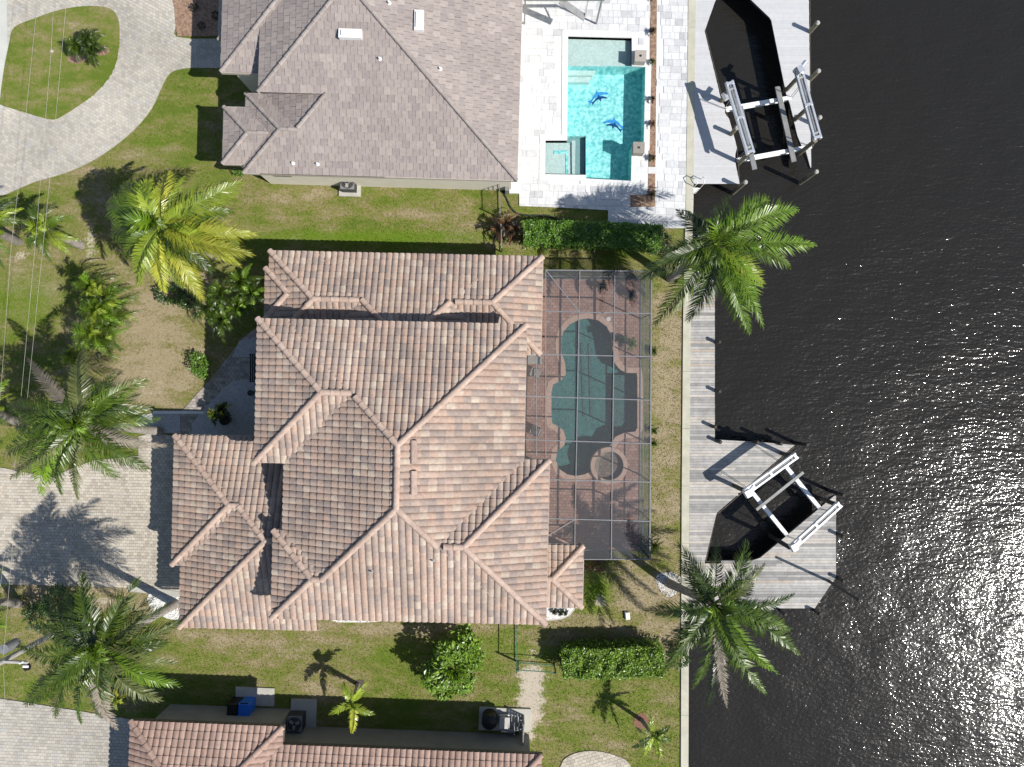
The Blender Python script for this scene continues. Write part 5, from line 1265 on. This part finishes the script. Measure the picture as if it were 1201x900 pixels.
palm('palm_tree', 'green palm at the left edge above the main driveway palm', 'palm', (95, 288), (55, 270), 3.6,
     [(95, 282, 'fl'), (88, 255, 'fg'), (70, 238, 'fo'), (42, 238, 'fg'), (30, 262, 'fg'), (34, 292, 'fg'), (62, 308, 'fg'), (86, 300, 'fl'), (60, 242, 'fl')], 'fl', seed=8, droop=.7, ll=.6, lw=.05)
palm('palm_tree', 'partly cut off palm on the left edge with a pale grey trunk', 'palm', (22, 284), (-14, 268), 5.0,
     [(28, 245, 'fl'), (34, 262, 'fg'), (16, 300, 'fb'), (8, 316, 'fg'), (-10, 225, 'fg'), (22, 232, 'fd'), (-40, 300, 'fg')], 'fg', seed=9, droop=.8, ll=.6, lw=.05)
palm('palm_tree', 'partly cut off palm at the left edge beside the driveway palm', 'palm', (20, 495), (-14, 480), 5.0,
     [(16, 462, 'fl'), (14, 445, 'fb'), (18, 500, 'fg'), (8, 520, 'fg'), (-10, 440, 'fg'), (-40, 500, 'fg')], 'fb', seed=10, droop=.9, ll=.6)
palm('palm_tree', 'partly cut off palm at the left edge below the main driveway', 'palm', (22, 708), (-16, 705), 4.5,
     [(14, 682, 'fg'), (16, 712, 'fd'), (10, 735, 'fb'), (8, 664, 'fd'), (-10, 750, 'fg')], 'fg', seed=11, droop=.9, ll=.6)
palm('small_palm', 'yellowish small palm under the lower right fronds of the driveway palm', 'palm', (150, 808), (138, 818), 2.0,
     [(152, 812, 'fy'), (148, 826, 'fy'), (138, 832, 'fl'), (126, 820, 'fl'), (136, 806, 'fy')], 'fl', seed=12, ll=.4, lw=.08, n=20, droop=.3, rise=.2, trunk_r=(.08, .05), young=1, shaft=False)

def clump(name, label, cat, cen, h_, tiplist, mts, ll, lw, n, rise, droop, seed, group=None, rad=(.06, .04), stems=3, z0=.35):
    """multi stemmed palm or cycad like plant: several heads of fronds"""
    t = thing(name, label, cat, (*g(*cen), 0), group); r = random.Random(seed)
    for hi, (hx, hy, hz, R_) in enumerate(tiplist):
        C0 = gv(hx, hy, z=hz); B0 = gv(hx + r.uniform(-3, 3), hy + r.uniform(-3, 3), z=0); M().path([B0, B0.lerp(C0, .5), C0], [rad[0], (rad[0] + rad[1]) / 2, rad[1]], 7).obj('stem', MT['bark'], t)
        kk = r.randint(9, 12)
        for i in range(kk):
            az_ = 2 * math.pi * (i + r.uniform(-.3, .3)) / kk; rr = R_ * r.uniform(.75, 1.1) * (.5 if i % 3 == 0 else 1)
            m_ = frond_mesh(az_, rr, rise * (1.8 if i % 3 == 0 else 1), droop * (.3 if i % 3 == 0 else 1), ll, lw, n, r.uniform(-.2, .2), .3, seed * 991 + hi * 37 + i)
            m_.v = [(v[0] + C0.x, v[1] + C0.y, v[2] + C0.z) for v in m_.v]; m_.obj('frond', MT[r.choice(mts)], t)
    return t
clump('areca_palm', 'bushy clumping palm on the dry front lawn', 'palm', (125, 368), 2.5, [(112, 338, 2.6, 1.3), (128, 352, 2.8, 1.4), (116, 366, 3.1, 1.3), (134, 380, 2.4, 1.4), (112, 392, 2.8, 1.4), (126, 400, 2.0, 1.3), (140, 362, 1.9, 1.1)], ['fg', 'fg', 'fg', 'fb', 'fl'], .42, .030, 44, .55, .75, 21)
clump('pygmy_palm', 'dark green feathery palm clump in the round grass island', 'palm', (104, 55), 1, [(93, 57, .9, .75), (107, 50, 1.1, .9), (113, 62, .9, .8)], ['fd', 'fd', 'fg'], .36, .035, 26, .35, .4, 22)
clump('schefflera_tree', 'dark green tree with finger like leaf sprays at the front corner of the big house', 'tree', (275, 352), 3, [(245, 362, 3.0, 1.15), (262, 345, 3.6, 1.2), (285, 333, 3.3, 1.2), (297, 345, 3.0, .9), (263, 376, 2.9, 1.1), (282, 362, 3.2, 1.0)], ['fg', 'fg', 'fd', 'fb'], .30, .036, 30, .5, .9, 23)
clump('palm_shrub', 'small green palm tuft between the bushy clump and the driveway palm', 'palm', (90, 418), 2, [(90, 418, 1.6, .85)], ['fl', 'fg'], .4, .045, 22, .4, .5, 24)
clump('cycad', 'dark spiky bronze plant at the left end of the upper hedge', 'shrub', (592, 267), 1, [(592, 264, .6, 1.0), (583, 270, .5, .8), (603, 270, .5, .7)], ['leaf_k', 'leaf_k', 'leaf_r'], .22, .05, 16, .35, .45, 25)
clump('cycad', 'low bronze plant just above the big house roof and upper fence', 'shrub', (595, 282), 1, [(590, 281, .35, .5), (600, 279, .35, .5)], ['leaf_r', 'fo'], .15, .04, 12, .2, .25, 26)
clump('potted_palm', 'yellowish plant in a black pot on the shaded front walk', 'potted plant', (268, 492), 1, [(254, 487, 1.1, .55), (262, 480, 1.2, .5)], ['fy', 'fd', 'fd'], .22, .08, 12, .25, .3, 27)
t = thing('plant_pot', 'round black pot on the grey aggregate walk beside the yellowish plant', 'pot', (*g(268, 492), 0)); c_ = g(268, 492); M().cyl((*c_, .05), (*c_, .5), .2, .27, 16).obj('bowl', MT['pot'], t); M().cyl((*c_, .5), (*c_, .55), .29, .29, 16).obj('rim', MT['pot'], t)
t = thing('plant_pot', 'small black pot against the front wall of the big house', 'pot', (*g(297, 461), 0)); c_ = g(297, 461); M().cyl((*c_, .05), (*c_, .4), .10, .15, 12).obj('bowl', MT['pot'], t); M().cyl((*c_, .4), (*c_, .44), .16, .16, 12).obj('rim', MT['pot'], t)

# ------------------------------------------------------------------ leafy plants
def leafcloud(pts_, size, seed, nrm_up=.35, aspect=.55):
    r = np.random.default_rng(seed); n = len(pts_); P_ = np.array(pts_)
    a = r.normal(size=(n, 3)); a /= np.linalg.norm(a, axis=1)[:, None]; a[:, 2] *= .45
    b = r.normal(size=(n, 3)); b[:, 2] *= nrm_up; b -= a * (a * b).sum(1)[:, None] / (a * a).sum(1)[:, None]; b /= np.linalg.norm(b, axis=1)[:, None]; a /= np.linalg.norm(a, axis=1)[:, None]
    s = size * r.uniform(.6, 1.3, n)[:, None]; nrm = np.cross(a, b) * .12
    V_ = np.stack([P_ - a * s * .5, P_ + b * s * aspect * .5 + nrm * s, P_ + a * s * .5, P_ - b * s * aspect * .5 + nrm * s], 1)
    return V_.reshape(-1, 3), (np.arange(n)[:, None] * 4 + np.arange(4)[None]), np.repeat(r.random(n), 1)
def bush(name, label, cat, base, blobs_, nleaf, size, mt, seed, trunk=True, group=None, trunk_h=None):
    """blobs_: list of (px,py,z,rx,ry,rz) clumps"""
    t = thing(name, label, cat, (*g(*base), 0), group); r = np.random.default_rng(seed); pts_ = []
    tot = sum(b[3] * b[4] for b in blobs_)
    for (x_, y_, z_, rx, ry, rz) in blobs_:
        c0 = gv(x_, y_, z=z_); k = int(nleaf * rx * ry / tot); d = r.normal(size=(k, 3)); d /= np.linalg.norm(d, axis=1)[:, None]; rad = r.uniform(.55, 1.08, k) ** .6
        # lumpy surface
        rad *= 1 + .22 * np.sin(d[:, 0] * 6 + seed) * np.cos(d[:, 1] * 7 + 1.3)
        pts_.append(np.array(c0)[None] + d * rad[:, None] * np.array([[rx, ry, rz]]))
        if trunk:
            B0 = gv(*base, z=0); M().path([B0, B0.lerp(c0, .45) + Vector((0, 0, .1)), c0], [.07, .045, .015], 7).obj('branch', MT['bark'], t)
    P_ = np.concatenate(pts_); P_ = P_[P_[:, 2] > .04]
    V_, F_, R_ = leafcloud(P_, size, seed); np_obj('foliage', V_, F_, MT[mt], t, face_attr={'rnd': R_})
    return t
bush('broadleaf_tree', 'bright green round leaved tree on the lawn below the big house', 'tree', (531, 772), [(530, 782, 2.0, .95, 1.0, .8), (545, 758, 2.3, .75, .75, .6), (512, 795, 1.8, .75, .7, .6), (540, 800, 1.7, .7, .6, .6), (525, 765, 2.7, .6, .6, .5), (556, 772, 1.9, .5, .6, .5), (545, 745, 1.8, .45, .5, .5), (520, 812, 1.5, .5, .35, .4), (505, 782, 1.6, .4, .4, .4)], 3800, .25, 'leaf_h', 31)
bush('round_shrub', 'small green shrub on the shade line of the dry front lawn', 'shrub', (233, 428), [(234, 428, .5, .5, .6, .5), (229, 420, .45, .35, .35, .4), (236, 438, .4, .35, .35, .35)], 900, .11, 'leaf', 32)
bush('dark_shrub', 'round dark shrub left under the lower driveway palm', 'shrub', (50, 722), [(48, 722, .9, .75, .75, .6), (40, 716, .7, .5, .5, .5)], 1200, .12, 'leaf_d', 33)
bush('dark_shrub', 'tall dark shrub beside the main driveway edge under the palm', 'shrub', (78, 712), [(66, 706, 1.4, .55, .9, .7), (88, 715, 1.1, .7, .8, .6)], 1500, .13, 'leaf_d', 34)
bush('dark_shrub', 'low green shrub tucked below the finger leaved tree', 'shrub', (215, 345), [(200, 345, .5, .8, .55, .4), (222, 352, .6, .6, .5, .4)], 900, .14, 'leaf_d', 35)
bush('corner_shrub', 'tiny green plant at the lower left corner of the flat tiled house', 'shrub', (283, 203), [(280, 203, .25, .3, .2, .25)], 160, .10, 'leaf', 36, trunk=False)
bush('bronze_shrub', 'reddish shrub beside the lower end of the screen enclosure', 'shrub', (695, 658), [(692, 660, .7, .5, .45, .4), (703, 664, .5, .35, .35, .3)], 500, .12, 'leaf_r', 37, trunk=False)
bush('round_shrub', 'green shrub in the corner between the upper hedge and seawall', 'shrub', (775, 285), [(776, 283, .8, .5, .5, .5), (768, 290, .6, .5, .4, .4)], 700, .13, 'leaf_d', 38)
for lab, x_, y_, m_ in (('small dark plant in the mulch bed left of the flat tiled house', 236, 30, 'leaf_k'), ('lower small dark plant in the mulch bed by the paved walk', 253, 18, 'leaf_k'), ('dark trailing plant at the top of the mulch bed', 228, 8, 'leaf_k')):
    bush('bed_plant', lab, 'plant', (x_, y_), [(x_, y_, .25, .22, .22, .2)], 110, .10, m_, int(x_), trunk=False, group='dark plants in the upper mulch bed')
for k, (x_, y_) in enumerate(((765.5, 37), (765.5, 73), (765, 117), (765, 146), (765, 186), (764, 229), (766, -3))):
    nm = ['first', 'second', 'third', 'fourth', 'fifth', 'lowest', 'topmost cut off'][k]
    clump('strip_plant', nm + ' bronze plant in the narrow bed beside the turquoise pool', 'plant', (x_, y_), .2, [(x_, y_, .22, .24 if k != 5 else .34)], ['leaf_r', 'leaf_k', 'leaf_r', 'fo'] if k != 1 else ['fo', 'leaf_r'], .10, .035, 9, .12, .12, 60 + k, group='bronze plants in the pool side bed', rad=(.02, .015))
for k, (x_, y_, lab) in enumerate(((766, 505, 'small green tuft at the foot of the screen enclosure beside the spa'), (766, 412, 'small tuft halfway along the outside of the screen enclosure'), (767, 640, 'green tuft at the lower right corner of the screen enclosure'), (766, 520, 'dark green tuft just below the one beside the spa'))):
    clump('edge_tuft', lab, 'plant', (x_, y_), .2, [(x_, y_, .2, .3 if k != 2 else .6)], ['fd', 'fg'], .12, .035, 9, .15, .15, 80 + k, rad=(.02, .015))
for k, (x_, y_, lab) in enumerate(((740, 403, 'green plant inside the screen enclosure right of the teal pool'), (728, 399, 'bronze plant inside the screen enclosure beside the pool edge'), (740, 346, 'leafy plant in the upper right corner of the screen enclosure'), (705, 336, 'plant along the upper wall inside the screen enclosure'))):
    clump('deck_plant', lab, 'plant', (x_, y_), .3, [(x_, y_, .45, .38)], ['fg', 'fb'] if k == 0 else ['leaf_k', 'fd'], .18, .05, 10, .2, .25, 90 + k, rad=(.03, .02))
for k, (x_, y_) in enumerate(((650, 717), (657, 719), (663, 718))):
    clump('rock_bed_plant', ['left', 'middle', 'right'][k] + ' dark little plant in the white pebble bed by the big house', 'plant', (x_, y_), .2, [(x_, y_, .15, .2)], ['leaf_k', 'fd'], .10, .03, 8, .1, .1, 100 + k, group='little plants in the white pebble bed', rad=(.02, .015))
bush('trimmed_bush', 'round bush casting a round shadow beside the seawall above the lower hedge', 'shrub', (790, 770), [(795, 772, .8, .6, .5, .5)], 500, .12, 'leaf_d', 39)
def hedge(label, quad, h_, mt, seed, n, size):
    t = thing('hedge', label, 'hedge', (*g(*quad[0]), 0)); P_ = gl(quad, h_)
    core = offset_poly(P_, -.16); M().prism(core, .02, h_ - .22).obj('core', MT['leaf_d'], t)
    r = np.random.default_rng(seed); X0 = min(p[0] for p in P_); X1 = max(p[0] for p in P_); Y0 = min(p[1] for p in P_); Y1 = max(p[1] for p in P_)
    x = r.uniform(X0 - .1, X1 + .1, n * 2); y = r.uniform(Y0 - .1, Y1 + .1, n * 2); big = offset_poly(P_, .06); k = inside(big, x, y); x = x[k]; y = y[k]
    lump = .30 * (vnoise(x, y, 1.1, seed) - .5) + .34 * (vnoise(x, y, 3.0, seed + 1) - .5); z = h_ - .08 + lump + r.normal(0, .05, len(x)) - .02
    top = np.stack([x, y, z], -1)
    side = []
    nb = len(P_)
    for i in range(nb):
        a, b = np.array(P_[i]), np.array(P_[(i + 1) % nb]); q = int(np.linalg.norm(b - a) * h_ * 150); tt = r.random(q)[:, None]; xy = a + (b - a) * tt + r.normal(0, .08, (q, 2)); side.append(np.concatenate([xy, r.uniform(.05, h_, (q, 1))], 1))
    A_ = np.concatenate([top] + side); V_, F_, R_ = leafcloud(A_, size, seed, .5); np_obj('foliage', V_, F_, MT[mt], t, face_attr={'rnd': R_}, kind='stuff')
hedge('bright green clipped hedge on the lower lawn near the seawall', [(661, 764), (776, 761), (778, 775), (777, 793), (662, 796)], 1.5, 'leaf_h', 41, 7500, .13)
hedge('long dark green clipped hedge below the white patio', [(615, 259), (700, 261), (776, 265), (774, 290), (690, 287), (616, 284)], 1.3, 'leaf', 42, 7500, .12)

PEB = []
for poly_, dens in ((pb, 260), (smooth_poly(gl([(176, 694), (213, 696), (250, 700), (250, 725), (205, 727), (190, 722), (176, 712)]), 2), 200), (gl([(383, 700), (385, 722), (392, 729), (410, 730), (445, 729), (452, 722), (452, 700)]), 200)):
    X0, X1 = min(p[0] for p in poly_), max(p[0] for p in poly_); Y0, Y1 = min(p[1] for p in poly_), max(p[1] for p in poly_); q = int((X1 - X0) * (Y1 - Y0) * dens)
    x = rng.uniform(X0, X1, q); y = rng.uniform(Y0, Y1, q); k = inside(poly_, x, y); PEB.append(np.stack([x[k], y[k]], -1))
a_ = rng.uniform(0, 2 * np.pi, 420); r_ = .66 * np.sqrt(rng.random(420)) * (1 + .12 * np.sin(3 * a_)); c_ = g(784, 684); PEB.append(np.stack([c_[0] + r_ * np.cos(a_), c_[1] + r_ * np.sin(a_)], -1))
PP = np.concatenate(PEB); n = len(PP); s_ = rng.uniform(.02, .055, n); octa = np.array([(1, 0, 0), (0, 1, 0), (-1, 0, 0), (0, -1, 0), (.1, .1, .7), (0, 0, -.4)], float)
V = PP[:, None, :].repeat(6, 1); V = np.concatenate([V + octa[None, :, :2] * s_[:, None, None] * rng.uniform(.7, 1.2, (n, 6, 1)), .04 + octa[None, :, 2:] * s_[:, None, None]], 2)
FF = np.array([(0, 1, 4), (1, 2, 4), (2, 3, 4), (3, 0, 4)]); np_obj('pebbles', V.reshape(-1, 3), (FF[None] + (np.arange(n) * 6)[:, None, None]).reshape(-1, 3), MT['pebble'], kind='stuff', label='loose white pebbles in the small beds round the big house', cat='pebbles')
print('objects', len(bpy.data.objects))
